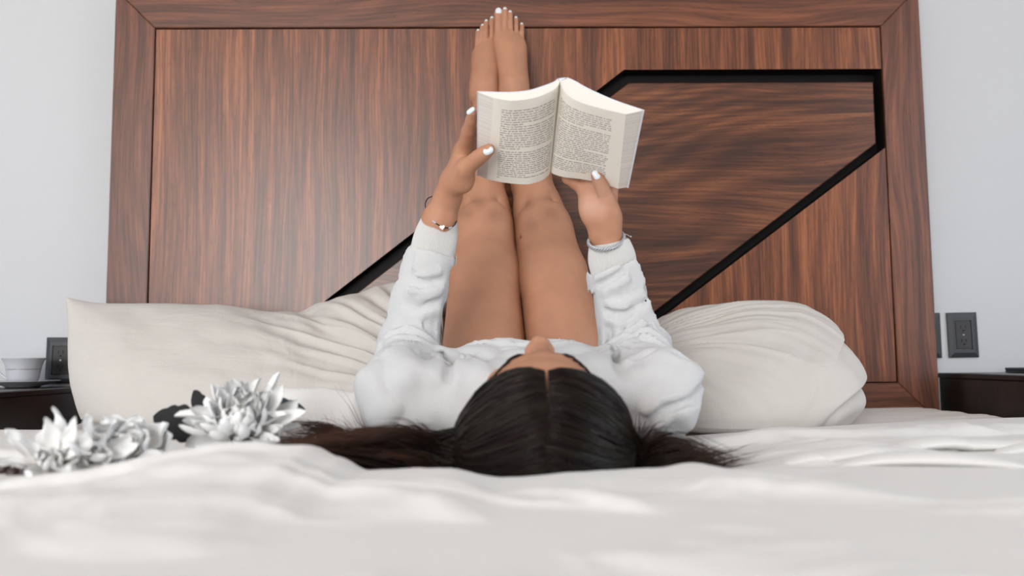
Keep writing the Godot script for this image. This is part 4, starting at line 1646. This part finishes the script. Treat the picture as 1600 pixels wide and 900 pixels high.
const BACK_RT := [Vector3(0.0424, 1.1022, 0.8404), Vector3(0.0530, 1.0955, 0.8447), Vector3(0.0650, 1.0858, 0.8509), Vector3(0.0805, 1.0751, 0.8578), Vector3(0.1018, 1.0622, 0.8661), Vector3(0.1231, 1.0517, 0.8728), Vector3(0.1434, 1.0426, 0.8787)]
const FRONT_RB := [Vector3(0.0268, 1.0026, 0.6809), Vector3(0.0317, 0.9976, 0.6841), Vector3(0.0489, 0.9914, 0.6881), Vector3(0.0723, 0.9882, 0.6902), Vector3(0.0976, 0.9826, 0.6938), Vector3(0.1164, 0.9758, 0.6981), Vector3(0.1331, 0.9692, 0.7024)]
const BACK_RB := [Vector3(0.0313, 1.0100, 0.6762), Vector3(0.0395, 1.0074, 0.6778), Vector3(0.0558, 1.0024, 0.6811), Vector3(0.0761, 0.9961, 0.6851), Vector3(0.1030, 0.9862, 0.6915), Vector3(0.1249, 0.9788, 0.6962), Vector3(0.1477, 0.9718, 0.7007)]


func page_image(sd: int, right: bool) -> ImageTexture:
	# a printed page: justified lines of small words, too small to read in the photograph
	var w := 640
	var h := 960
	var im := Image.create_empty(w, h, false, Image.FORMAT_RGB8)
	im.fill(Color(0.955, 0.93, 0.89))
	var g := rng(sd)
	var ink := Color(0.36, 0.34, 0.335)
	var x0 := 66 if right else 74
	var x1 := 548 if right else 560
	var line := 0
	var y := 100
	while y < 868:
		var gap := (line == 18) if not right else (line == 7 or line == 24)
		if gap:
			y += 16
		var x := x0 + (14 if gap else 0)
		var stop := x1 if not (line == 17 or line == 6 or line == 29) else x0 + g.randi_range(160, 330)
		while x < stop - 10:
			var n := g.randi_range(2, 9)
			for k in n:
				if x > stop - 6:
					break
				var kind := g.randi_range(0, 9)
				var top := 0
				var low := 11
				if kind == 0:
					top = -5
				elif kind == 1:
					low = 15
				im.fill_rect(Rect2i(x, y + top, 2, low - top), ink)
				if kind != 2:
					im.fill_rect(Rect2i(x, y + (0 if kind < 6 else 6), 5, 2), ink)
					if kind != 3:
						im.fill_rect(Rect2i(x + 4, y + (0 if kind < 8 else 4), 2, 11 if kind < 8 else 7), ink)
				if kind > 4 and kind < 8:
					im.fill_rect(Rect2i(x, y + 9, 5, 2), ink)
				x += 8 if kind != 2 else 4
			x += 9
		y += 25
		line += 1
	# page number at the foot
	var nx := x0 if not right else x1 - 26
	for k in 3:
		im.fill_rect(Rect2i(nx + k * 9, 896, 2, 11), ink)
		im.fill_rect(Rect2i(nx + k * 9, 896 + [0, 5, 9][k], 6, 2), ink)
		if k < 2:
			im.fill_rect(Rect2i(nx + 4 + k * 9, 896, 2, 11), ink)
	return ImageTexture.create_from_image(im)


func ruled(a: Array, b: Array, nu := 40, nv := 16, flip := false) -> ArrayMesh:
	var ta := spline(a, nu + 1)
	var tb := spline(b, nu + 1)
	var v := PackedVector3Array()
	var uv := PackedVector2Array()
	var idx := PackedInt32Array()
	var len := [0.0]
	for i in nu:
		len.append(len[i] + (ta[i + 1] - ta[i]).length())
	for j in nv + 1:
		for i in nu + 1:
			v.append((ta[i] as Vector3).lerp(tb[i], float(j) / nv))
			uv.append(Vector2(len[i] / len[nu], float(j) / nv))
	for j in nv:
		for i in nu:
			var p := j * (nu + 1) + i
			var q := p + nu + 1
			if flip:
				idx.append_array(PackedInt32Array([p, q, p + 1, p + 1, q, q + 1]))
			else:
				idx.append_array(PackedInt32Array([p, p + 1, q, p + 1, q + 1, q]))
	return smooth_mesh(v, idx, uv)


func joined(list: Array) -> ArrayMesh:
	var s := SurfaceTool.new()
	s.begin(Mesh.PRIMITIVE_TRIANGLES)
	for m: ArrayMesh in list:
		s.append_from(m, 0, Transform3D.IDENTITY)
	return s.commit()


func build_book() -> void:
	var at := BACK_LT[0]
	var book := thing("book", "open paperback with off-white pages held up in both hands", "book")
	var pl := flat_mat("page_left", Color.WHITE, 0.85, 0.25)
	pl.albedo_texture = page_image(3, false)
	var pr := flat_mat("page_right", Color.WHITE, 0.85, 0.25)
	pr.albedo_texture = page_image(9, true)
	# leaves in between show as fine layers along the cut edges
	var edge := flat_mat("leaf_layers", Color.WHITE, 0.9, 0.2)
	var im := Image.create_empty(16, 256, false, Image.FORMAT_RGB8)
	var g := rng(4)
	for y in 256:
		var k := g.randf_range(0.90, 1.0)
		im.fill_rect(Rect2i(0, y, 16, 1), Color(0.94 * k, 0.915 * k, 0.88 * k))
	edge.albedo_texture = ImageTexture.create_from_image(im)
	# flip u so that the outer margin of the left page lies on the left
	var lt := FRONT_LT.duplicate()
	var lb := FRONT_LB.duplicate()
	lt.reverse()
	lb.reverse()
	obj("page", ruled(lt, lb, 48, 24), pl, book)
	obj("page", ruled(FRONT_RT, FRONT_RB, 48, 24), pr, book)
	for s in 2:
		var ft: Array = FRONT_LT if s == 0 else FRONT_RT
		var fb: Array = FRONT_LB if s == 0 else FRONT_RB
		var bt: Array = BACK_LT if s == 0 else BACK_RT
		var bb: Array = BACK_LB if s == 0 else BACK_RB
		var n := ft.size() - 1
		obj("page_block", joined([ruled(bt, ft, 40, 4), ruled(fb, bb, 40, 4), ruled([ft[n], ft[n].lerp(bt[n], 0.5), bt[n]], [fb[n], fb[n].lerp(bb[n], 0.5), bb[n]], 8, 16)]), edge, book)
		# cover: a thin board outside the leaves, a little larger
		var ot := []
		var ob := []
		var it := []
		var ib := []
		for k in n + 1:
			var a: Vector3 = bt[k]
			var b: Vector3 = bb[k]
			var along := (a - b).normalized()
			var q: Vector3 = (bt[mini(k + 1, n)] - bt[maxi(k - 1, 0)]).normalized()
			var nn := q.cross(along).normalized()
			if nn.y < 0.0:
				nn = -nn
			var more := q * (0.0022 if k == n else 0.0)
			it.append(a + along * 0.001 + more)
			ib.append(b - along * 0.001 + more)
			ot.append(a + along * 0.001 + nn * 0.0012 + more)
			ob.append(b - along * 0.001 + nn * 0.0012 + more)
		obj("cover", joined([ruled(it, ib, 40, 8), ruled(ot, ob, 40, 8, true), ruled(it, ot, 40, 1), ruled(ib, ob, 40, 1), ruled([it[n], ot[n]], [ib[n], ob[n]], 1, 8)]), M["book_cover"], book)
	var sa: Vector3 = BACK_LT[0] + Vector3(0, 0.0012, 0)
	var sb: Vector3 = BACK_RT[0] + Vector3(0, 0.0012, 0)
	var sc: Vector3 = BACK_LB[0] + Vector3(0, 0.0012, 0)
	var sd: Vector3 = BACK_RB[0] + Vector3(0, 0.0012, 0)
	obj("spine", joined([ruled([sa, sa.lerp(sb, 0.5) + Vector3(0, 0.001, 0), sb], [sc, sc.lerp(sd, 0.5) + Vector3(0, 0.001, 0), sd], 8, 8), ruled([sa, sb], [FRONT_LT[0], FRONT_RT[0]], 4, 2), ruled([sc, sd], [FRONT_LB[0], FRONT_RB[0]], 4, 2)]), M["book_cover"], book)



# ---------------------------------------------------------------- bracelets
func ring_points(c: Vector3, e1: Vector3, e2: Vector3, n: int) -> Array:
	var o := []
	for k in n + 1:
		var a := TAU * k / n
		o.append(c + e1 * cos(a) + e2 * sin(a))
	return o


func build_jewellery() -> void:
	# brown cord with a heart bead on one wrist
	var l := Vector3(-0.1765, 0.9507, 0.6680)
	var r := Vector3(-0.1261, 0.9290, 0.6700)
	var c := (l + r) / 2.0
	var e2 := Vector3(-0.1479, 0.9107, 0.7000) - c
	var br := thing("bracelet", "thin brown cord bracelet with a white heart bead", "bracelet")
	obj("cord", tube(ring_points(c, (r - l) / 2.0, e2, 60), 0.0009, 6), M["brown_cord"], br)
	for a in [1.28, 2.05]:
		var p0 := c + (r - l) / 2.0 * cos(a - 0.12) + e2 * sin(a - 0.12)
		var p1 := c + (r - l) / 2.0 * cos(a + 0.12) + e2 * sin(a + 0.12)
		if a < 1.5:
			p0 = c + (r - l) / 2.0 * cos(0.85) + e2 * sin(0.85)
			p1 = c + (r - l) / 2.0 * cos(1.12) + e2 * sin(1.12)
		obj("metal_bead", tube([p0, p0.lerp(p1, 0.5) + e2 * 0.02, p1], 0.0016, 8), M["silver"], br)
	var hb := []
	for k in 40:
		var t := TAU * k / 40
		hb.append(Vector2(16.0 * pow(sin(t), 3.0), 13.0 * cos(t) - 5.0 * cos(2 * t) - 2.0 * cos(3 * t) - cos(4 * t)) * 0.00027)
	var heart := obj("heart_bead", prism(PackedVector2Array(hb), -0.0012, 0.0016, 0.0006, plain_uv), M["pearl"], br)
	heart.position = c + (r - l) / 2.0 * 0.04 + e2 * 1.03
	heart.rotation = Vector3(0.15, 0.0, 0.1)
	# braided grey cord on the other
	l = Vector3(0.0885, 0.8898, 0.6630)
	r = Vector3(0.1465, 0.8967, 0.6640)
	c = (l + r) / 2.0
	e2 = Vector3(0.1112, 0.8732, 0.7000) - c
	br = thing("bracelet", "braided silver grey cord bracelet resting on the sweatshirt cuff", "bracelet")
	var e1 := (r - l) / 2.0
	var axis := e1.cross(e2).normalized()
	for s in 3:
		var pts := []
		for k in 181:
			var a := TAU * k / 180
			var p := c + e1 * cos(a) + e2 * sin(a)
			var out := (p - c).normalized()
			var w := a * 13.0 + TAU * s / 3.0
			pts.append(p + out * (cos(w) * 0.0017) + axis * (sin(w) * 0.0022))
		obj("cord", tube(pts, 0.00155, 6), M["silver"], br)
	var tail := spline([Vector3(0.1426, 0.8991, 0.6620), Vector3(0.1487, 0.9019, 0.6640), Vector3(0.1553, 0.8981, 0.6680), Vector3(0.1584, 0.8970, 0.6680)], 12)
	obj("pull_cord", tube(tail, 0.0006, 5), M["silver"], br)
	obj("pull_cord", tube([Vector3(0.1563, 0.8976, 0.6680), Vector3(0.1579, 0.8970, 0.6680)], 0.0014, 6), M["silver"], br)
	# anklet, mostly behind the book
	br = thing("anklet", "dark brown beaded anklet beside the book's upper left edge", "anklet")
	c = Vector3(-0.0890, 1.2876, 0.0800)
	var pts2 := ring_points(c, Vector3(0.0335, 0.012, 0.0), Vector3(0, -0.012, 0.034), 48)
	obj("cord", tube(pts2, 0.0012, 6), M["brown_cord"], br)
	for k in 24:
		obj("bead", lathe([Vector2(0, -0.0022), Vector2(0.0022, 0), Vector2(0, 0.0022)], 8, pts2[k * 2]), M["twig"], br)


# ---------------------------------------------------------------- flowers on the quilt
func petal_mesh(l: float, w: float, cup: float, curl: float, tip: float, twist := 0.0, ruffle := 0.0) -> ArrayMesh:
	var v := PackedVector3Array()
	var col := PackedColorArray()
	var idx := PackedInt32Array()
	var nu := 8
	var nv := 14
	for s in 2:
		var a := 0.0
		var p := Vector2.ZERO
		for j in nv + 1:
			var t := float(j) / nv
			if j > 0:
				a = curl * t * t
				p += Vector2(cos(a), sin(a)) * (l / nv)
			var wid := w * pow(sin(PI * minf(0.08 + t * 0.92, 1.0) * lerpf(1.0, 0.86, tip)), 0.75) * lerpf(1.0, 1.0 - t * 0.45, tip)
			if j == nv:
				wid *= 0.35
			for i in nu + 1:
				var u := (float(i) / nu - 0.5) * 2.0
				var q := Vector3(u * wid, u * u * cup * wid + 0.0006 * s + ruffle * u * u * sin(t * 11.0 + u * 2.0) * t, 0)
				q = q.rotated(Vector3(0, 0, 1), twist * t)
				# the petal runs along z, its face is up (y)
				v.append(Vector3(q.x, p.y + q.y * cos(a), p.x - q.y * sin(a)))
				var warm := 0.10 * pow(1.0 - t, 3.0)
				col.append(Color(0.93, 0.93 - warm * 0.6, 0.92 - warm))
	for s in 2:
		var o := s * (nu + 1) * (nv + 1)
		for j in nv:
			for i in nu:
				var a := o + j * (nu + 1) + i
				var b := a + nu + 1
				idx.append_array(PackedInt32Array([a, b, a + 1, a + 1, b, b + 1] if s == 0 else [a, a + 1, b, a + 1, b + 1, b]))
	return smooth_mesh(v, idx, PackedVector2Array(), col)


# petals in whorls round an axis
func whorl(o: Node3D, meshes: Array, n: int, open: float, ring: float, g: RandomNumberGenerator, facing: Basis, scale: float, height: float) -> void:
	for k in n:
		var a := TAU * (k + g.randf_range(-0.25, 0.25)) / n
		var tilt := open + g.randfn(0.0, 0.14)
		var m: Mesh = meshes[g.randi() % meshes.size()]
		var p := obj("petal", m, M["petal"], o)
		# axis of the flower is +y of «facing»; tilt 0 lies flat, PI/2 stands up
		var b := Basis(Vector3.UP, a) * Basis(Vector3.RIGHT, -tilt) * Basis(Vector3(0, 0, 1), g.randfn(0.0, 0.38))
		var sc := scale * g.randf_range(0.88, 1.12)
		p.transform = Transform3D(facing * b * Basis.from_scale(Vector3.ONE * sc), facing * (Basis(Vector3.UP, a) * Vector3(0, height, ring)))


func leaf_mesh(l: float, w: float, lobes: int, curl: float) -> ArrayMesh:
	var v := PackedVector3Array()
	var idx := PackedInt32Array()
	var nv := 28
	var nu := 6
	for s in 2:
		for j in nv + 1:
			var t := float(j) / nv
			var wid := w * pow(sin(PI * pow(t, 0.8)), 0.7) * (1.0 + 0.16 * absf(sin(PI * lobes * t))) + 0.0004
			for i in nu + 1:
				var u := (float(i) / nu - 0.5) * 2.0
				v.append(Vector3(u * wid, curl * sin(PI * t) * l * 0.2 + absf(u) * wid * 0.16 + 0.0008 * s, t * l))
	for s in 2:
		var o := s * (nu + 1) * (nv + 1)
		for j in nv:
			for i in nu:
				var a := o + j * (nu + 1) + i
				var b := a + nu + 1
				idx.append_array(PackedInt32Array([a, b, a + 1, a + 1, b, b + 1] if s == 0 else [a, a + 1, b, a + 1, b + 1, b]))
	return smooth_mesh(v, idx)


func leaf(o: Node3D, a: Vector3, b: Vector3, up: Vector3, w: float, mat: String, lobes := 5) -> void:
	var d := b - a
	var m := obj("leaf", leaf_mesh(d.length(), w, lobes, 0.5), M[mat], o)
	var z := d.normalized()
	var x := up.cross(z).normalized()
	m.transform = Transform3D(Basis(x, z.cross(x), z), a - o.position)


func frame_to(axis: Vector3) -> Basis:
	var y := axis.normalized()
	var x := y.cross(Vector3(0.1, 0.2, 1.0)).normalized()
	return Basis(x, y, x.cross(y))


func build_flowers() -> void:
	var g := rng(23)
	# spiky dahlia
	var at := Vector3(-0.3527, 0.6204, 1.0500)
	var d := thing("dahlia", "fully open white dahlia with spiky petals and dark leaves, lying beside her hair", "flower", at, "white flowers on the bed")
	var f := frame_to(Vector3(0.06, 0.62, 0.78))
	var big := [petal_mesh(0.076, 0.0135, 0.8, 0.5, 1.0), petal_mesh(0.070, 0.0150, 0.9, 1.1, 1.0, 0.5), petal_mesh(0.074, 0.012, 1.0, -0.4, 1.0, -0.6), petal_mesh(0.066, 0.016, 0.6, 1.5, 0.8, 0.3)]
	var mid := [petal_mesh(0.052, 0.0125, 0.9, 1.1, 0.8), petal_mesh(0.048, 0.0135, 0.8, 1.6, 0.7, 0.4), petal_mesh(0.050, 0.011, 0.9, 0.3, 0.9, -0.5)]
	var low := [petal_mesh(0.032, 0.0095, 0.8, 1.2, 0.6), petal_mesh(0.028, 0.0105, 0.7, 1.7, 0.5, 0.4)]
	whorl(d, big, 15, -0.05, 0.006, g, f, 0.920, -0.004)
	whorl(d, big, 15, 0.16, 0.006, g, f, 0.920, 0.0)
	whorl(d, big, 13, 0.36, 0.006, g, f, 0.846, 0.002)
	whorl(d, mid, 15, 0.45, 0.008, g, f, 0.966, 0.005)
	whorl(d, mid, 14, 0.70, 0.007, g, f, 0.874, 0.009)
	whorl(d, low, 14, 0.55, 0.011, g, f, 0.966, 0.015)
	whorl(d, low, 12, 0.90, 0.008, g, f, 0.874, 0.018)
	whorl(d, low, 9, 1.25, 0.004, g, f, 0.736, 0.019)
	obj("stem", tube(spline([f * Vector3(0, 0.0, 0), f * Vector3(0, -0.02, 0), f * Vector3(0.02, -0.03, -0.02)], 8), 0.003, 6), M["twig"], d)
	leaf(d, Vector3(-0.4010, 0.6175, 1.0100), Vector3(-0.4701, 0.6369, 1.0000), Vector3(0.05, 0.30, 0.95), 0.019, "black_leaf")
	leaf(d, Vector3(-0.4064, 0.6307, 0.9750), Vector3(-0.4375, 0.6654, 0.9600), Vector3(-0.6, 0.2, 0.9), 0.012, "black_leaf", 3)
	leaf(d, Vector3(-0.3661, 0.6345, 0.9800), Vector3(-0.3391, 0.6664, 0.9700), Vector3(0.5, 0.3, 0.9), 0.009, "black_leaf", 3)
	leaf(d, Vector3(-0.3437, 0.6308, 0.9850), Vector3(-0.2960, 0.6413, 0.9750), Vector3(0.0, 0.5, 0.9), 0.0165, "grey_leaf", 3)
	leaf(d, Vector3(-0.3425, 0.6103, 1.0200), Vector3(-0.3128, 0.6115, 1.0200), Vector3(0.0, 1.0, 0.2), 0.006, "black_leaf", 2)
	# softer blossoms nearer the camera
	var round_ := [petal_mesh(0.056, 0.024, 0.35, 0.8, 0.2, 0.0, 0.006), petal_mesh(0.052, 0.026, 0.3, 1.1, 0.2, 0.35, 0.007), petal_mesh(0.055, 0.022, 0.45, -0.5, 0.3, -0.35, 0.006), petal_mesh(0.050, 0.020, 0.3, 0.3, 0.2, 0.6, 0.008)]
	var tight := [petal_mesh(0.032, 0.015, 0.6, 1.1, 0.2, 0.3, 0.004), petal_mesh(0.028, 0.016, 0.6, 1.5, 0.1, -0.3, 0.004)]
	at = Vector3(-0.4607, 0.6008, 1.1000)
	var p := thing("peony", "full white blossom with broad rounded petals left of the spiky dahlia", "flower", at, "white flowers on the bed")
	f = frame_to(Vector3(0.25, 0.60, 0.75))
	whorl(p, round_, 9, 0.10, 0.004, g, f, 1.0, -0.004)
	whorl(p, round_, 8, 0.35, 0.004, g, f, 0.9, 0.0)
	whorl(p, round_, 6, 0.60, 0.004, g, f, 0.75, 0.003)
	whorl(p, tight, 8, 0.7, 0.006, g, f, 1.0, 0.006)
	whorl(p, tight, 6, 1.1, 0.003, g, f, 0.9, 0.008)
	obj("stem", tube([Vector3.ZERO, f * Vector3(0, -0.022, 0.0)], 0.0028, 6), M["twig"], p)
	var strap := [petal_mesh(0.058, 0.0095, 0.5, 1.2, 0.5, 0.3, 0.003), petal_mesh(0.062, 0.0085, 0.6, 1.8, 0.5, 0.7, 0.003), petal_mesh(0.054, 0.0105, 0.4, -0.8, 0.5, -0.5, 0.004), petal_mesh(0.060, 0.009, 0.5, 0.4, 0.6, 1.0, 0.004)]
	at = Vector3(-0.5021, 0.5986, 1.1600)
	p = thing("lily", "white blossom with long curling strap petals at the far left above brown berries", "flower", at, "white flowers on the bed")
	f = frame_to(Vector3(0.05, 0.55, 0.8))
	whorl(p, strap, 9, 0.15, 0.004, g, f, 0.95, 0.0)
	whorl(p, strap, 8, 0.55, 0.004, g, f, 0.85, 0.003)
	whorl(p, tight, 7, 0.9, 0.003, g, f, 0.75, 0.005)
	obj("stem", tube([Vector3.ZERO, f * Vector3(0, -0.022, 0.0)], 0.0028, 6), M["twig"], p)
	at = Vector3(-0.4727, 0.6023, 1.1400)
	p = thing("lily", "small white blossom with narrow petals between the strap-petalled one and the broad one", "flower", at, "white flowers on the bed")
	f = frame_to(Vector3(0.3, 0.6, 0.7))
	whorl(p, strap, 9, 0.2, 0.004, g, f, 0.85, 0.0)
	whorl(p, tight, 7, 0.6, 0.003, g, f, 0.9, 0.003)
	obj("stem", tube([Vector3.ZERO, f * Vector3(0, -0.020, 0.0)], 0.0026, 6), M["twig"], p)
	# sprig of brown berries
	var sp := thing("berry_sprig", "twig of glossy brown berries at the left edge of the bed", "berries")
	var spots := [Vector3(-0.5781, 0.5983, 1.1300), Vector3(-0.5629, 0.5936, 1.1400), Vector3(-0.5467, 0.5896, 1.1500), Vector3(-0.5351, 0.5889, 1.1500), Vector3(-0.5757, 0.5905, 1.1400)]
	for k in spots.size():
		var q: Vector3 = spots[k]
		var ber := obj("berry", lathe([Vector2(0, -0.0075), Vector2(0.0052, -0.0054), Vector2(0.0075, 0), Vector2(0.0055, 0.0054), Vector2(0.001, 0.0072), Vector2(0, 0.0085)], 14), M["berry"], sp)
		ber.position = q
	obj("twig", tube(spline([Vector3(-0.5861, 0.5875, 1.1500), Vector3(-0.5605, 0.5860, 1.1500), Vector3(-0.5381, 0.5838, 1.1500), Vector3(-0.5222, 0.5843, 1.1500)], 16), 0.0017, 6), M["twig"], sp)
	obj("twig", tube(spline([Vector3(-0.5122, 0.5860, 1.1400), Vector3(-0.5216, 0.5906, 1.1300), Vector3(-0.5305, 0.5966, 1.1200)], 8), 0.0022, 6), M["twig"], sp)


# ---------------------------------------------------------------- things by the wall
func outlet(called: String, at: Vector3, label: String, tilt: float) -> void:
	var o := thing(called, label, "outlet", at, "black wall outlets")
	o.rotation.z = tilt
	var w := 0.0375
	var h := 0.056
	var wi := 0.0195
	var hi := 0.035
	var s := flat_st()
	var R := func(x: float, y: float, z: float) -> Array: return [Vector3(-x, -y, z), Vector3(-x, y, z), Vector3(x, y, z), Vector3(x, -y, z)]
	var rings := [R.call(w, h, 0.0), R.call(w, h, 0.004), R.call(w - 0.002, h - 0.002, 0.0055), R.call(w - 0.011, h - 0.012, 0.0085), R.call(wi + 0.001, hi + 0.001, 0.0085), R.call(wi + 0.001, hi + 0.001, 0.003)]
	for k in rings.size() - 1:
		for j in 4:
			var a: Array = rings[k]
			var b: Array = rings[k + 1]
			quad(s, a[j], a[(j + 1) % 4], b[(j + 1) % 4], b[j])
	obj("plate", done(s), M["black_plastic"], o)
	var body := obj("receptacle", bevel_box(Vector3(wi * 2, hi * 2, 0.008), 0.0008, Vector3(0, 0, 0.004)), M["dark_plastic"], o)
	for y in [-0.017, 0.017]:
		for x in [-0.0055, 0.0055]:
			obj("slot", bevel_box(Vector3(0.0018, 0.0075, 0.0008), 0.0002, Vector3(x, y + 0.003, 0.0081)), M["slot_black"], body)
		obj("slot", lathe([Vector2(0, 0.0004), Vector2(0.0022, 0.0004), Vector2(0.0022, -0.0004)], 12), M["slot_black"], body)
		body.get_child(body.get_child_count() - 1).transform = Transform3D(Basis(Vector3.RIGHT, PI / 2), Vector3(0, y - 0.006, 0.0081))
	obj("screw", lathe([Vector2(0, 0.0006), Vector2(0.0016, 0.0004), Vector2(0.002, 0)], 10), M["silver"], body)
	body.get_child(body.get_child_count() - 1).transform = Transform3D(Basis(Vector3.RIGHT, PI / 2), Vector3(0, 0, 0.0081))


func build_small_things() -> void:
	outlet("outlet", Vector3(-1.1295, 0.7081, -0.0595), "black outlet plate on the left wall section behind the cup", -0.012)
	outlet("outlet", Vector3(1.0959, 0.7510, -0.0595), "black outlet plate in full view on the white wall right of the headboard", 0.012)
	outlet("outlet", Vector3(1.0412 - 0.0375, 0.7506, -0.0595), "black outlet plate mostly hidden behind the right edge of the headboard", 0.0)
	# cup and saucer
	var top := 0.6455
	var at := Vector3(-1.1661, top, 0.04)
	var sau := obj("saucer", lathe([Vector2(0, 0.0), Vector2(0.035, 0.0), Vector2(0.038, 0.003), Vector2(0.060, 0.0095), Vector2(0.077, 0.0145), Vector2(0.078, 0.0160), Vector2(0.075, 0.0158), Vector2(0.058, 0.0115), Vector2(0.034, 0.0062), Vector2(0.0, 0.0058)], 56), M["porcelain"])
	sau.position = at
	tag(sau, "shallow white porcelain saucer under the cup on the left nightstand", "saucer")
	var cup := thing("cup", "white porcelain teacup with a thin grey line, standing on its saucer", "cup", at + Vector3(0, 0.0064, 0))
	var prof := [Vector2(0, 0.001), Vector2(0.021, 0.001), Vector2(0.0225, 0.0), Vector2(0.0245, 0.0), Vector2(0.0245, 0.003), Vector2(0.0255, 0.0055), Vector2(0.031, 0.009), Vector2(0.0335, 0.016), Vector2(0.0350, 0.028), Vector2(0.0375, 0.042), Vector2(0.0415, 0.053), Vector2(0.0460, 0.0605), Vector2(0.0468, 0.0615), Vector2(0.0458, 0.0618), Vector2(0.0400, 0.053), Vector2(0.0360, 0.042), Vector2(0.0335, 0.028), Vector2(0.031, 0.014), Vector2(0.024, 0.008), Vector2(0, 0.007)]
	obj("bowl", lathe(prof, 64), M["porcelain"], cup)
	obj("painted_line", lathe([Vector2(0.0362, 0.0352), Vector2(0.0368, 0.0356), Vector2(0.0367, 0.0366)], 64), M["metal_line"], cup)
	obj("handle", tube(spline([Vector3(-0.0415, 0.052, 0.006), Vector3(-0.052, 0.0565, 0.008), Vector3(-0.0615, 0.050, 0.010), Vector3(-0.060, 0.040, 0.010), Vector3(-0.050, 0.027, 0.007), Vector3(-0.038, 0.016, 0.005), Vector3(-0.033, 0.013, 0.004)], 30), 0.0026, 8), M["porcelain"], cup)
	# flat black tray on the other nightstand
	var tray := thing("tray", "flat black tray lying on the right nightstand", "tray", Vector3(1.30, 0.6585, 0.14))
	obj("plate", bevel_box(Vector3(0.30, 0.006, 0.24), 0.002, Vector3(0, 0.003, 0)), M["black_plastic"], tray)
	for s in [-1.0, 1.0]:
		obj("rim", bevel_box(Vector3(0.30, 0.006, 0.006), 0.0015, Vector3(0, 0.009, 0.117 * s)), M["black_plastic"], tray)
		obj("rim", bevel_box(Vector3(0.006, 0.006, 0.228), 0.0015, Vector3(0.147 * s, 0.009, 0)), M["black_plastic"], tray)
